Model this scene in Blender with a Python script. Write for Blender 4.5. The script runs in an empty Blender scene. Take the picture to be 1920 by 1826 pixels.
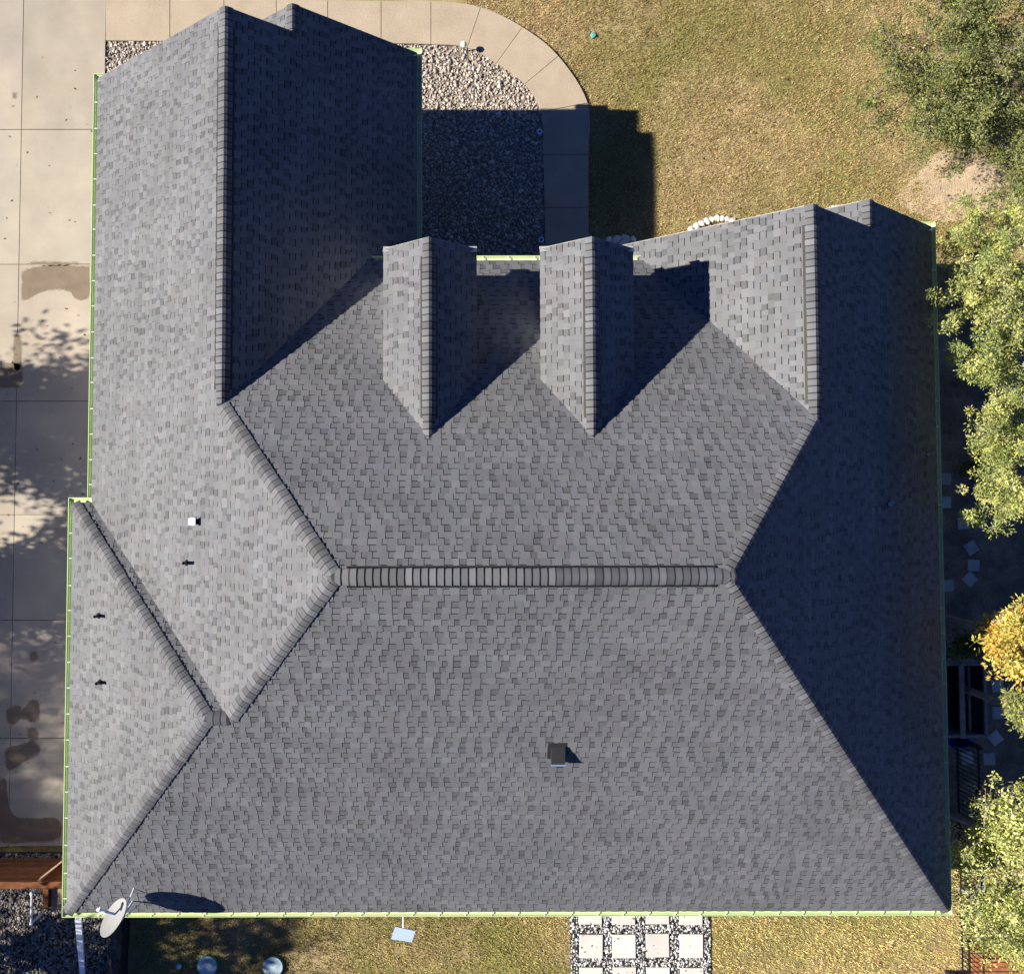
import bpy, math, random
import numpy as np
from mathutils import Vector, Matrix

random.seed(7)
rng = np.random.default_rng(11)
scene = bpy.context.scene
col = scene.collection

# ------------------------------------------------------------------ camera
F_PX, PPX, PPY, W_PX, H_PX = 1800.0, 864.77, 913.0, 1920.0, 1826.0
TILT, YAW, ROLL = 0.04355, -0.00209, 0.00085
E = 3.10                         # eave height above the ground
CAM = np.array([0.0, 0.0, 22.543 + E])
_fw = np.array([0, math.sin(TILT), -math.cos(TILT)])
_up = np.array([0, math.cos(TILT), math.sin(TILT)])
_rt = np.array([1.0, 0, 0])
_c, _s = math.cos(ROLL), math.sin(ROLL)
_fw, _rt = _c * _fw + _s * _rt, _c * _rt - _s * _fw
_c, _s = math.cos(YAW), math.sin(YAW)
_rt, _up = _c * _rt + _s * _up, _c * _up - _s * _rt
cd = bpy.data.cameras.new('camera')
cam = bpy.data.objects.new('camera', cd)
col.objects.link(cam)
cam.matrix_world = Matrix(((_rt[0], _up[0], -_fw[0], CAM[0]),
                           (_rt[1], _up[1], -_fw[1], CAM[1]),
                           (_rt[2], _up[2], -_fw[2], CAM[2]), (0, 0, 0, 1)))
cd.sensor_width = 36.0
cd.sensor_fit = 'HORIZONTAL'
cd.lens = 36.0 * F_PX / W_PX
cd.shift_x = (W_PX / 2 - PPX) / W_PX
cd.clip_start = 0.1
cd.clip_end = 600
scene.camera = cam

# ------------------------------------------------------------------ light
SUN_DIR = Vector((1.62, -0.01, -1.0)).normalized()
SUN_EL = math.asin(-SUN_DIR.z)
world = bpy.data.worlds.new('World')
scene.world = world
world.use_nodes = True
nt = world.node_tree
sky = nt.nodes.new('ShaderNodeTexSky')
sky.sky_type = 'NISHITA'
sky.sun_disc = False
sky.sun_elevation = SUN_EL
sky.sun_rotation = math.radians(270)
sky.altitude = 300
sky.air_density = 0.40
sky.dust_density = 0.0
sky.ozone_density = 10.0
nt.links.new(sky.outputs[0], nt.nodes['Background'].inputs[0])
nt.nodes['Background'].inputs[1].default_value = 0.054
sl = bpy.data.lights.new('sun', 'SUN')
sl.energy = 5.0
sl.angle = math.radians(0.53)
sl.color = (1.0, 0.86, 0.64)
sun = bpy.data.objects.new('sun', sl)
col.objects.link(sun)
sun.rotation_euler = SUN_DIR.to_track_quat('-Z', 'Y').to_euler()
sun.location = (-40, 0, 30)
scene.view_settings.view_transform = 'Standard'
scene.view_settings.look = 'None'
scene.view_settings.gamma = 1.0
scene.view_settings.use_curve_mapping = False
scene.view_settings.exposure = 1.2
scene.cycles.diffuse_bounces = 2


# ------------------------------------------------------------------ helpers
def pix(px, py, z=0.0):
    """photo pixel -> point on the horizontal plane z (the thing's height)"""
    d = _fw + _rt * (px - PPX) / F_PX - _up * (py - PPY) / F_PX
    t = (z - CAM[2]) / d[2]
    return CAM + t * d


def new_obj(name, mesh, mat=None, parent=None, label=None, cat=None, group=None, kind=None):
    o = bpy.data.objects.new(name, mesh)
    col.objects.link(o)
    if mat is not None and mesh is not None and not mesh.materials:
        mesh.materials.append(mat)
    if parent is not None:
        o.parent = parent
    tag(o, label, cat, group, kind)
    return o


def tag(o, label=None, cat=None, group=None, kind=None):
    if label: o['label'] = label
    if cat: o['category'] = cat
    if group: o['group'] = group
    if kind: o['kind'] = kind
    return o


def empty(name, loc, label, cat, group=None):
    o = bpy.data.objects.new(name, None)
    col.objects.link(o)
    o.location = loc
    o.empty_display_size = 0.2
    return tag(o, label, cat, group)


class MB:
    """collects vertices, faces and one colour per face"""
    def __init__(self):
        self.v = []; self.f = []; self.c = []

    def face(self, pts, c=(1, 1, 1)):
        i = len(self.v)
        self.v.extend([tuple(p) for p in pts])
        self.f.append(tuple(range(i, i + len(pts))))
        self.c.append(c)

    def box(self, a, b, c=(1, 1, 1), M=None):
        (x0, y0, z0), (x1, y1, z1) = a, b
        P = [(x0, y0, z0), (x1, y0, z0), (x1, y1, z0), (x0, y1, z0), (x0, y0, z1), (x1, y0, z1), (x1, y1, z1), (x0, y1, z1)]
        if M is not None:
            P = [tuple(M @ Vector(p)) for p in P]
        i = len(self.v)
        self.v.extend(P)
        for q in ((3, 2, 1, 0), (4, 5, 6, 7), (0, 1, 5, 4), (1, 2, 6, 5), (2, 3, 7, 6), (3, 0, 4, 7)):
            self.f.append(tuple(i + k for k in q)); self.c.append(c)

    def tube(self, p0, p1, r0, r1, n=6, c=(1, 1, 1), caps=True):
        p0, p1 = Vector(p0), Vector(p1)
        d = (p1 - p0)
        if d.length < 1e-6: return
        d.normalize()
        a = d.orthogonal().normalized(); b = d.cross(a)
        i = len(self.v)
        for p, r in ((p0, r0), (p1, r1)):
            for k in range(n):
                t = 2 * math.pi * k / n
                self.v.append(tuple(p + a * (r * math.cos(t)) + b * (r * math.sin(t))))
        for k in range(n):
            k2 = (k + 1) % n
            self.f.append((i + k, i + k2, i + n + k2, i + n + k)); self.c.append(c)
        if caps:
            self.f.append(tuple(i + k for k in range(n))[::-1]); self.c.append(c)
            self.f.append(tuple(i + n + k for k in range(n))); self.c.append(c)

    def lathe(self, cen, prof, n=20, c=(1, 1, 1), M=None):
        """prof: (radius, z) list, closed at the ends"""
        i = len(self.v)
        cen = Vector(cen)
        for r, z in prof:
            for k in range(n):
                t = 2 * math.pi * k / n
                p = Vector((r * math.cos(t), r * math.sin(t), z))
                if M is not None: p = M @ p
                self.v.append(tuple(cen + p))
        for j in range(len(prof) - 1):
            for k in range(n):
                k2 = (k + 1) % n
                self.f.append((i + j * n + k, i + j * n + k2, i + (j + 1) * n + k2, i + (j + 1) * n + k)); self.c.append(c)
        self.f.append(tuple(i + k for k in range(n))[::-1]); self.c.append(c)
        j = len(prof) - 1
        self.f.append(tuple(i + j * n + k for k in range(n))); self.c.append(c)

    def slab(self, poly, z0, z1, c=(1, 1, 1)):
        """extrude a horizontal (counter-clockwise) polygon"""
        i = len(self.v); n = len(poly)
        self.v.extend([(p[0], p[1], z0) for p in poly]); self.v.extend([(p[0], p[1], z1) for p in poly])
        self.f.append(tuple(range(i + n - 1, i - 1, -1))); self.c.append(c)
        self.f.append(tuple(range(i + n, i + 2 * n))); self.c.append(c)
        for k in range(n):
            k2 = (k + 1) % n
            self.f.append((i + k, i + k2, i + n + k2, i + n + k)); self.c.append(c)

    def mesh(self, name, colours=False, smooth=False):
        me = bpy.data.meshes.new(name)
        me.from_pydata(self.v, [], self.f)
        if colours:
            at = me.attributes.new('tone', 'FLOAT_COLOR', 'FACE')
            a = np.ones((len(self.c), 4), np.float32)
            a[:, :3] = np.array(self.c, np.float32).reshape(-1, 3)
            at.data.foreach_set('color', a.ravel())
        if smooth:
            me.polygons.foreach_set('use_smooth', [True] * len(me.polygons))
        me.update()
        return me


def mesh_np(name, V, Fq, C=None):
    """fast mesh from numpy: V (n,3), Fq (m,k) with k = 3 or 4, C (m,3)"""
    me = bpy.data.meshes.new(name)
    k = Fq.shape[1]; m = len(Fq)
    me.vertices.add(len(V)); me.vertices.foreach_set('co', V.astype(np.float32).ravel())
    me.loops.add(m * k); me.loops.foreach_set('vertex_index', Fq.astype(np.int32).ravel())
    me.polygons.add(m)
    me.polygons.foreach_set('loop_start', (np.arange(m) * k).astype(np.int32))
    me.polygons.foreach_set('loop_total', np.full(m, k, np.int32))
    if C is not None:
        at = me.attributes.new('tone', 'FLOAT_COLOR', 'FACE')
        a = np.ones((m, 4), np.float32); a[:, :3] = C
        at.data.foreach_set('color', a.ravel())
    me.update(calc_edges=True)
    me.validate()
    return me


_waves = [(rng.normal(size=2), rng.uniform(0, 6.28)) for _ in range(24)]


def wave_noise(x, y, scale):
    """smooth pseudo-random field in about -1..1"""
    s = 0
    for k, (w, ph) in enumerate(_waves):
        s = s + np.sin((w[0] * x + w[1] * y) * scale + ph)
    return s / 4.9


# ------------------------------------------------------------------ materials
MATS = {}
WARM = (1.0, 1.093, 1.33)       # colours were picked under a whiter sun; rebalanced for the low warm one


def mat(name, colour, rough=0.9, spec=0.2, var=0.12, vscale=6.0, fine=0.1, fscale=120.0, bump=0.0, bscale=80.0,
        bdist=0.01, tone=False, metal=0.0, second=None, mixscale=1.0, mixlo=0.4, mixhi=0.6, transl=0.0):
    m = bpy.data.materials.new(name)
    m.use_nodes = True
    N = m.node_tree.nodes; L = m.node_tree.links
    b = N['Principled BSDF']
    b.inputs['Roughness'].default_value = rough
    b.inputs['Specular IOR Level'].default_value = spec
    b.inputs['Metallic'].default_value = metal
    tc = N.new('ShaderNodeNewGeometry')

    def noise(scale, detail=3.0, rough_=0.55):
        n = N.new('ShaderNodeTexNoise'); n.inputs['Scale'].default_value = scale
        n.inputs['Detail'].default_value = detail; n.inputs['Roughness'].default_value = rough_
        L.new(tc.outputs['Position'], n.inputs['Vector'])
        return n.outputs['Fac']

    def maprange(src, a, bb, c, d):
        r = N.new('ShaderNodeMapRange')
        r.inputs[1].default_value = a; r.inputs[2].default_value = bb
        r.inputs[3].default_value = c; r.inputs[4].default_value = d
        L.new(src, r.inputs[0]); return r.outputs[0]

    def mul(a, fac):
        v = N.new('ShaderNodeVectorMath'); v.operation = 'SCALE'
        L.new(a, v.inputs[0]); L.new(fac, v.inputs['Scale']); return v.outputs[0]
    colour = tuple(c * k for c, k in zip(colour, WARM))
    rgb = N.new('ShaderNodeRGB'); rgb.outputs[0].default_value = (*colour, 1)
    cur = rgb.outputs[0]
    if second is not None:
        r2 = N.new('ShaderNodeRGB'); r2.outputs[0].default_value = (*[c * k for c, k in zip(second, WARM)], 1)
        mx = N.new('ShaderNodeMix'); mx.data_type = 'RGBA'
        L.new(maprange(noise(mixscale, 5.0), mixlo, mixhi, 0, 1), mx.inputs[0])
        L.new(cur, mx.inputs[6]); L.new(r2.outputs[0], mx.inputs[7]); cur = mx.outputs[2]
    if tone:
        at = N.new('ShaderNodeAttribute'); at.attribute_name = 'tone'
        v = N.new('ShaderNodeVectorMath'); v.operation = 'MULTIPLY'
        L.new(cur, v.inputs[0]); L.new(at.outputs['Color'], v.inputs[1]); cur = v.outputs[0]
    if var > 0: cur = mul(cur, maprange(noise(vscale, 4.0), 0.3, 0.7, 1 - var, 1 + var))
    if fine > 0: cur = mul(cur, maprange(noise(fscale, 2.0), 0.3, 0.7, 1 - fine, 1 + fine))
    L.new(cur, b.inputs['Base Color'])
    if bump > 0:
        bp = N.new('ShaderNodeBump'); bp.inputs['Strength'].default_value = bump; bp.inputs['Distance'].default_value = bdist
        L.new(noise(bscale, 3.0), bp.inputs['Height']); L.new(bp.outputs[0], b.inputs['Normal'])
    if transl > 0:
        t = N.new('ShaderNodeBsdfTranslucent'); L.new(cur, t.inputs[0])
        ms = N.new('ShaderNodeMixShader'); ms.inputs[0].default_value = transl
        L.new(b.outputs[0], ms.inputs[1]); L.new(t.outputs[0], ms.inputs[2])
        L.new(ms.outputs[0], N['Material Output'].inputs[0])
    MATS[name] = m
    return m


SH = (0.124, 0.1265, 0.131)
mat('shingle', SH, rough=0.95, spec=0.10, var=0.09, vscale=0.55, fine=0.16, fscale=190, bump=0.25, bscale=260, bdist=0.003, tone=True)
mat('deck', (0.10, 0.09, 0.08), spec=0.1)
mat('vent_black', (0.012, 0.012, 0.014), rough=0.6, spec=0.3, var=0.05)
mat('gutter', (0.52, 0.62, 0.31), rough=0.45, spec=0.4, var=0.05, vscale=2, fine=0.03)
mat('strap', (0.62, 0.68, 0.52), rough=0.4, spec=0.4, var=0.03)
mat('trim', (0.42, 0.42, 0.41), rough=0.6, var=0.05)
mat('stucco', (0.55, 0.50, 0.42), rough=0.95, var=0.08, bump=0.3, bscale=40)
mat('concrete', (0.385, 0.335, 0.26), rough=0.9, spec=0.15, var=0.10, vscale=0.8, fine=0.06, fscale=90, second=(0.33, 0.295, 0.24), mixscale=0.45, mixlo=0.42, mixhi=0.6, bump=0.1, bscale=120, tone=True)
mat('aggregate', (0.385, 0.315, 0.23), rough=0.95, spec=0.12, var=0.08, vscale=1.4, fine=0.30, fscale=55, bump=0.3, bscale=70, tone=True)
mat('wet', (0.165, 0.125, 0.088), rough=0.5, spec=0.35, var=0.15, vscale=3, fine=0.05)
mat('soil', (0.33, 0.25, 0.135), rough=1.0, spec=0.05, var=0.25, vscale=2.0, fine=0.35, fscale=30, second=(0.20, 0.185, 0.065), mixscale=0.35, mixlo=0.42, mixhi=0.6, bump=0.7, bscale=28, bdist=0.04)
mat('dirt', (0.30, 0.215, 0.145), rough=1.0, spec=0.05, var=0.25, vscale=2.5, fine=0.3, fscale=40, second=(0.19, 0.14, 0.095), mixscale=1.2, bump=0.6, bscale=35, bdist=0.03)
mat('baredirt', (0.44, 0.335, 0.22), rough=1.0, spec=0.05, var=0.2, vscale=3, fine=0.25, fscale=35, bump=0.6, bscale=30, bdist=0.03)
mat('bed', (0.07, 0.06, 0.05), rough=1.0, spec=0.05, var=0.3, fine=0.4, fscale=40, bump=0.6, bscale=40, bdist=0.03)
mat('gravelbase', (0.24, 0.20, 0.16), rough=1.0, spec=0.05, var=0.3, fine=0.4, fscale=50, bump=0.6, bscale=50, bdist=0.03)
mat('grass', (1.0, .95, .85), rough=0.9, spec=0.1, var=0.0, fine=0.0, tone=True, transl=0.25)
mat('pebble', (1, 1, 1), rough=0.9, spec=0.15, var=0.0, fine=0.12, fscale=60, tone=True)
mat('paver', (0.56, 0.53, 0.48), rough=0.9, spec=0.15, var=0.07, vscale=2.2, fine=0.05, fscale=60, bump=0.15, bscale=60, tone=True)
mat('stonegrey', (0.46, 0.43, 0.38), rough=0.95, var=0.12, fine=0.12, fscale=40, bump=0.3, bscale=50, tone=True)
mat('limestone', (0.66, 0.60, 0.50), rough=0.95, var=0.18, vscale=5, fine=0.1, fscale=40, bump=0.6, bscale=12, bdist=0.04)
mat('leaf', (1, 1, 1), rough=0.7, spec=0.25, var=0.0, fine=0.0, tone=True, transl=0.3)
mat('bark', (0.26, 0.225, 0.19), rough=1.0, spec=0.05, var=0.25, vscale=12, fine=0.2, fscale=60, bump=0.6, bscale=40)
mat('iron', (0.012, 0.012, 0.013), rough=0.5, spec=0.4, var=0.1)
mat('wood_brown', (0.23, 0.085, 0.036), rough=0.8, spec=0.2, var=0.25, vscale=5, fine=0.2, fscale=45, tone=True)
mat('wood_tan', (0.40, 0.27, 0.19), rough=0.85, var=0.2, vscale=7, fine=0.15, fscale=50, tone=True)
mat('wood_grey', (0.24, 0.235, 0.22), rough=0.9, var=0.2, vscale=8, fine=0.2, fscale=60)
mat('dishgrey', (0.27, 0.27, 0.265), rough=0.38, spec=0.5, var=0.04)
mat('white', (0.72, 0.74, 0.76), rough=0.5, spec=0.4, var=0.04)
mat('bluemetal', (0.20, 0.30, 0.48), rough=0.5, spec=0.4, var=0.05)
mat('tarp', (0.014, 0.014, 0.017), rough=0.42, spec=0.5, var=0.2, bump=0.8, bscale=9, bdist=0.05)
mat('blueplastic', (0.02, 0.06, 0.42), rough=0.35, spec=0.5, var=0.05)
mat('darklining', (0.02, 0.024, 0.035), rough=0.35, spec=0.5, var=0.2, bump=0.5, bscale=8, bdist=0.03)
mat('orange', (0.55, 0.10, 0.03), rough=0.5, var=0.1)
mat('aluminium', (0.55, 0.57, 0.62), rough=0.35, spec=0.5, metal=0.6, var=0.05)
mat('panelglass', (0.42, 0.52, 0.66), rough=0.12, spec=0.6, var=0.02, fine=0.0)
mat('lidblue', (0.40, 0.52, 0.55), rough=0.22, spec=0.5, var=0.25, vscale=7, fine=0.08)
mat('ventdark', (0.020, 0.021, 0.024), rough=0.6, spec=0.3, var=0.1)
mat('teal', (0.10, 0.34, 0.28), rough=0.5, var=0.1)

# ------------------------------------------------------------------ ground and paving (setting)
me = MB(); me.face([(-150, -150, 0), (150, -150, 0), (150, 150, 0), (-150, 150, 0)])
ground = new_obj('ground', me.mesh('ground'), MATS['soil'], kind='structure')


def P2(*a):
    return [tuple(pix(px, py)[:2]) for px, py in a]


# driveway: real slabs with open joints on a darker base
drv_x = [-21.0, -17.3, -14.4, float(pix(30, 900)[0]), -8.05]
drv_y = [26.0, 22.0, 18.2, 14.62] + [float(pix(60, y)[1]) for y in (245, 497, 753, 965, 1162, 1383, 1585)]
mb = MB(); mb.box((drv_x[0] - .1, drv_y[-1] - 0.02, 0.004), (-9.70, 26.1, 0.012)); mb.box((-9.70, drv_y[-1] - 0.02, 0.004), (-8.0, 11.9, 0.0119))
drive = new_obj('driveway', mb.mesh('driveway'), MATS['dirt'], kind='structure')
J = 0.009
for i in range(len(drv_x) - 1):
    for j in range(len(drv_y) - 1):
        x0, x1, y1, y0 = drv_x[i] + J, drv_x[i + 1] - J, drv_y[j] - J, drv_y[j + 1] + J
        t = random.uniform(0.94, 1.05)
        c = (t, t * random.uniform(0.985, 1.01), t * random.uniform(0.96, 1.02))
        mb = MB()
        if i == len(drv_x) - 2:
            xe = float(pix(199, 60)[0])
            if y0 > 11.2: x1 = xe
            if y0 < 11.2 < y1:
                mb.slab([(x0, y0), (x1, y0), (x1, 11.0), (xe, 11.0), (xe, y1), (x0, y1)], 0.010, 0.060, c)
            else:
                mb.slab([(x0, y0), (x1, y0), (x1, y1), (x0, y1)], 0.010, 0.060, c)
        else:
            mb.slab([(x0, y0), (x1, y0), (x1, y1), (x0, y1)], 0.010, 0.060, c)
        new_obj('slab', mb.mesh('slab', True), MATS['concrete'], drive)


def blob(pts, jitter=0.03, sub=9):
    """irregular outline through the given points"""
    out = []
    n = len(pts)
    for k in range(n):
        p0, p1, p2, p3 = [np.array(pts[(k + d) % n]) for d in (-1, 0, 1, 2)]
        for s in range(sub):
            t = s / sub
            q = 0.5 * ((2 * p1) + (-p0 + p2) * t + (2 * p0 - 5 * p1 + 4 * p2 - p3) * t * t + (-p0 + 3 * p1 - 3 * p2 + p3) * t ** 3)
            out.append(tuple(q + rng.normal(size=2) * jitter * 0.35))
    return out


def area(poly):
    return 0.5 * sum(poly[i][0] * poly[(i + 1) % len(poly)][1] - poly[(i + 1) % len(poly)][0] * poly[i][1] for i in range(len(poly)))


def tri_sheet(poly, z):
    from mathutils.geometry import tessellate_polygon
    if area(poly) < 0: poly = poly[::-1]
    v = [Vector((p[0], p[1], 0)) for p in poly]
    m = MB()
    for t in tessellate_polygon([v]):
        pts = [(poly[k][0], poly[k][1], z) for k in t]
        if area([p[:2] for p in pts]) < 0: pts = pts[::-1]
        m.face(pts)
    return m


stains = [
    [(46, 512), (70, 503), (118, 500), (165, 502), (168, 505), (169, 548), (160, 562), (142, 560), (133, 548), (112, 543), (80, 548), (46, 563), (44, 530)],
    [(60, 494), (100, 493), (150, 495), (110, 498), (75, 497)],
    [(0, 690), (36, 683), (44, 700), (40, 722), (24, 727), (0, 724)],
    [(30, 632), (40, 640), (40, 690), (28, 688)],
    [(16, 1330), (40, 1323), (44, 1330), (62, 1312), (74, 1318), (74, 1345), (60, 1352), (42, 1346), (30, 1356), (18, 1352)],
    [(60, 1224), (68, 1222), (71, 1232), (64, 1239), (59, 1232)],
    [(55, 1368), (66, 1364), (73, 1374), (72, 1384), (58, 1383)],
    [(16, 1402), (46, 1394), (62, 1388), (74, 1398), (73, 1412), (50, 1424), (20, 1442), (14, 1420)],
    [(0, 1478), (12, 1460), (18, 1500), (30, 1528), (66, 1532), (110, 1534), (112, 1568), (60, 1576), (0, 1570)],
    [(27, 178), (31, 178), (31, 185), (27, 185)],
]
mat('damp', (0.27, 0.225, 0.17), rough=0.75, spec=0.2, var=0.15, vscale=3, fine=0.05)
for s in stains:
    cx_, cy_ = np.mean([p_[0] for p_ in s]), np.mean([p_[1] for p_ in s])
    ring = [(p_[0] + np.sign(p_[0] - cx_) * 2.0, p_[1] + np.sign(p_[1] - cy_) * 2.0) for p_ in s]
    mm = tri_sheet(blob(P2(*ring), 0.035), 0.0620)
    new_obj('damp_edge', mm.mesh('damp_edge'), MATS['damp'], drive, kind='stuff')
    mm = tri_sheet(blob(P2(*s), 0.02), 0.0635)
    new_obj('wet_stain', mm.mesh('wet_stain'), MATS['wet'], drive, kind='stuff')

# walkway of aggregate concrete slabs, curving round the gravel bed
outer = [(200, -6), (320, -2), (421, 0), (519, 2), (615, 4), (715, 5), (808, 5), (901, 17), (979, 54), (1046, 108), (1101, 196), (1103, 292), (1103, 391), (1104, 505)]
inner = [(200, 79), (320, 80), (421, 81), (519, 82), (615, 83), (715, 84), (808, 86), (876, 92), (931, 121), (984, 160), (1014, 212), (1018, 292), (1021, 391), (1023, 505)]


def catmull(pts, k, t):
    n = len(pts)
    g = lambda i: np.array(pts[min(max(i, 0), n - 1)], float)
    p0, p1, p2, p3 = g(k - 1), g(k), g(k + 1), g(k + 2)
    return 0.5 * (2 * p1 + (p2 - p0) * t + (2 * p0 - 5 * p1 + 4 * p2 - p3) * t * t + (3 * p1 - p0 - 3 * p2 + p3) * t ** 3)


OUT = [pix(*p)[:2] for p in outer]; INN = [pix(*p)[:2] for p in inner]
mb = MB()
walk_poly = []
for k in range(len(OUT) - 1):
    for s in range(4):
        a0, a1 = catmull(OUT, k, s / 4), catmull(OUT, k, (s + 1) / 4)
        b0, b1 = catmull(INN, k, s / 4), catmull(INN, k, (s + 1) / 4)
        mb.face([(*b0, 0.02), (*b1, 0.02), (*a1, 0.02), (*a0, 0.02)])
walkway = new_obj('walkway', mb.mesh('walkway'), MATS['dirt'], kind='structure')
for k in range(len(OUT) - 1):
    n = 1 if (k < 5) else 6
    o_pts = [catmull(OUT, k, 0.006 + 0.988 * s / n) for s in range(n + 1)]
    i_pts = [catmull(INN, k, 0.006 + 0.988 * s / n) for s in range(n + 1)]
    poly = [tuple(p) for p in i_pts] + [tuple(p) for p in o_pts[::-1]]
    if area(poly) < 0: poly = poly[::-1]
    t = random.uniform(0.95, 1.04)
    m2 = MB(); m2.slab(poly, 0.021, 0.075, (t, t, t))
    new_obj('slab', m2.mesh('slab', True), MATS['aggregate'], walkway)
walk_out_poly = [tuple(catmull(OUT, k, s / 6)) for k in range(len(OUT) - 1) for s in range(6)] + [tuple(OUT[-1])]
bed_in_poly = [tuple(catmull(INN, k, s / 6)) for k in range(len(INN) - 1) for s in range(6)] + [tuple(INN[-1])]


def in_poly(x, y, poly):
    x = np.asarray(x); y = np.asarray(y)
    inside = np.zeros(x.shape, bool)
    n = len(poly); j = n - 1
    for i in range(n):
        xi, yi = poly[i]; xj, yj = poly[j]
        cnd = ((yi > y) != (yj > y)) & (x < (xj - xi) * (y - yi) / (yj - yi + 1e-12) + xi)
        inside ^= cnd
        j = i
    return inside


# gravel: one generic lumpy pebble repeated with numpy
_ph = (1 + 5 ** .5) / 2
_ico = np.array([(-1, _ph, 0), (1, _ph, 0), (-1, -_ph, 0), (1, -_ph, 0), (0, -1, _ph), (0, 1, _ph), (0, -1, -_ph), (0, 1, -_ph), (_ph, 0, -1), (_ph, 0, 1), (-_ph, 0, -1), (-_ph, 0, 1)]) / math.hypot(1, _ph)
_icf = np.array([(0, 11, 5), (0, 5, 1), (0, 1, 7), (0, 7, 10), (0, 10, 11), (1, 5, 9), (5, 11, 4), (11, 10, 2), (10, 7, 6), (7, 1, 8), (3, 9, 4), (3, 4, 2), (3, 2, 6), (3, 6, 8), (3, 8, 9), (4, 9, 5), (2, 4, 11), (6, 2, 10), (8, 6, 7), (9, 8, 1)])


def pebbles(name, x, y, z, r, colours, parent=None, label=None, cat=None):
    n = len(x)
    V = np.repeat(_ico[None], n, 0) * (1 + rng.normal(size=(n, 12, 1)) * 0.16)
    V = V * (np.stack([rng.uniform(.8, 1.35, n), rng.uniform(.65, 1.0, n), rng.uniform(.45, .75, n)], 1) * r[:, None])[:, None, :]
    a = rng.uniform(0, 6.28, n); ca, sa = np.cos(a)[:, None], np.sin(a)[:, None]
    X = V[..., 0] * ca - V[..., 1] * sa; Y = V[..., 0] * sa + V[..., 1] * ca
    V = np.stack([X + x[:, None], Y + y[:, None], V[..., 2] + (z + r * 0.35)[:, None]], 2).reshape(-1, 3)
    Fq = (_icf[None] + (np.arange(n) * 12)[:, None, None]).reshape(-1, 3)
    C = np.repeat(colours, 20, 0)
    o = new_obj(name, mesh_np(name, V, Fq, C), MATS['pebble'], parent, label, cat, kind='stuff')
    return o


def stone_cols(n, dark=1.0):
    base = np.array([(0.36, 0.30, 0.235), (0.43, 0.37, 0.30), (0.30, 0.25, 0.20), (0.36, 0.32, 0.28), (0.26, 0.23, 0.20)])
    return 1.25 * base[rng.integers(0, 5, n)] * rng.uniform(.65, 1.25, n)[:, None] * dark


# courtyard bed inside the curve of the walkway, and the strip in front of the garage
bedpoly = bed_in_poly + [(2.3, 4.3), (-1.4, 4.3), (-1.4, 10.2), (-8.3, 10.2), (-9.66, 10.75), (-9.66, 13.2)]
m3 = tri_sheet(bedpoly, 0.008)
gbed = new_obj('gravel_bed', m3.mesh('gravel_bed'), MATS['gravelbase'], kind='structure')
n = 44000
x = rng.uniform(-9.7, 2.6, n); y = rng.uniform(5.6, 13.4, n)
keep = in_poly(x, y, bedpoly) & ((y > 10.5) | (x > -1.5))
x, y = x[keep], y[keep]
r = np.clip(rng.lognormal(math.log(0.027), 0.34, len(x)), .014, .075)
cc = stone_cols(len(x))
big = rng.random(len(x)) < 0.03
cc[big] *= 1.25
pebbles('gravel', x, y, np.full(len(x), 0.012), r, cc, None, 'tan river gravel filling the bed beside the curved walkway', 'gravel')

# bare dirt strip along the right-hand wall and the sandy patch beneath the junipers
m3 = tri_sheet(blob([(10.9, 6.4), (11.6, 6.9), (13.6, 6.4), (17, 6.0), (20, 2), (20, -6), (16, -8.2), (13.3, -8.6), (10.9, -8.9)], 0.12, 6), 0.006)
new_obj('dirt', m3.mesh('dirt'), MATS['dirt'], kind='structure')
m3 = tri_sheet(blob(P2((1680, 372), (1710, 335), (1762, 285), (1800, 270), (1860, 295), (1910, 335), (1900, 385), (1850, 405), (1800, 415), (1755, 412), (1705, 398)), 0.10, 7), 0.007)
new_obj('sand', m3.mesh('sand'), MATS['baredirt'], kind='structure')

# shaded bed in the lower left corner
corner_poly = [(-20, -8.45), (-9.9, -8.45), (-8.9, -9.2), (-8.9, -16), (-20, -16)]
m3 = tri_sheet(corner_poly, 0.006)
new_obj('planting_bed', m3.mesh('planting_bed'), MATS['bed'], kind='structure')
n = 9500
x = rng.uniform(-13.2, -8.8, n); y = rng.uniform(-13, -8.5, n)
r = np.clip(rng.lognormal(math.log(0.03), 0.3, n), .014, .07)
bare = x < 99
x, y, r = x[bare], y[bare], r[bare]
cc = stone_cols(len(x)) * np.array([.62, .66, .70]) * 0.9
pebbles('gravel', x, y, np.full(len(x), 0.01), r, cc, None, 'dark mixed gravel in the shaded corner bed below the wooden fence', 'gravel')

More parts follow.
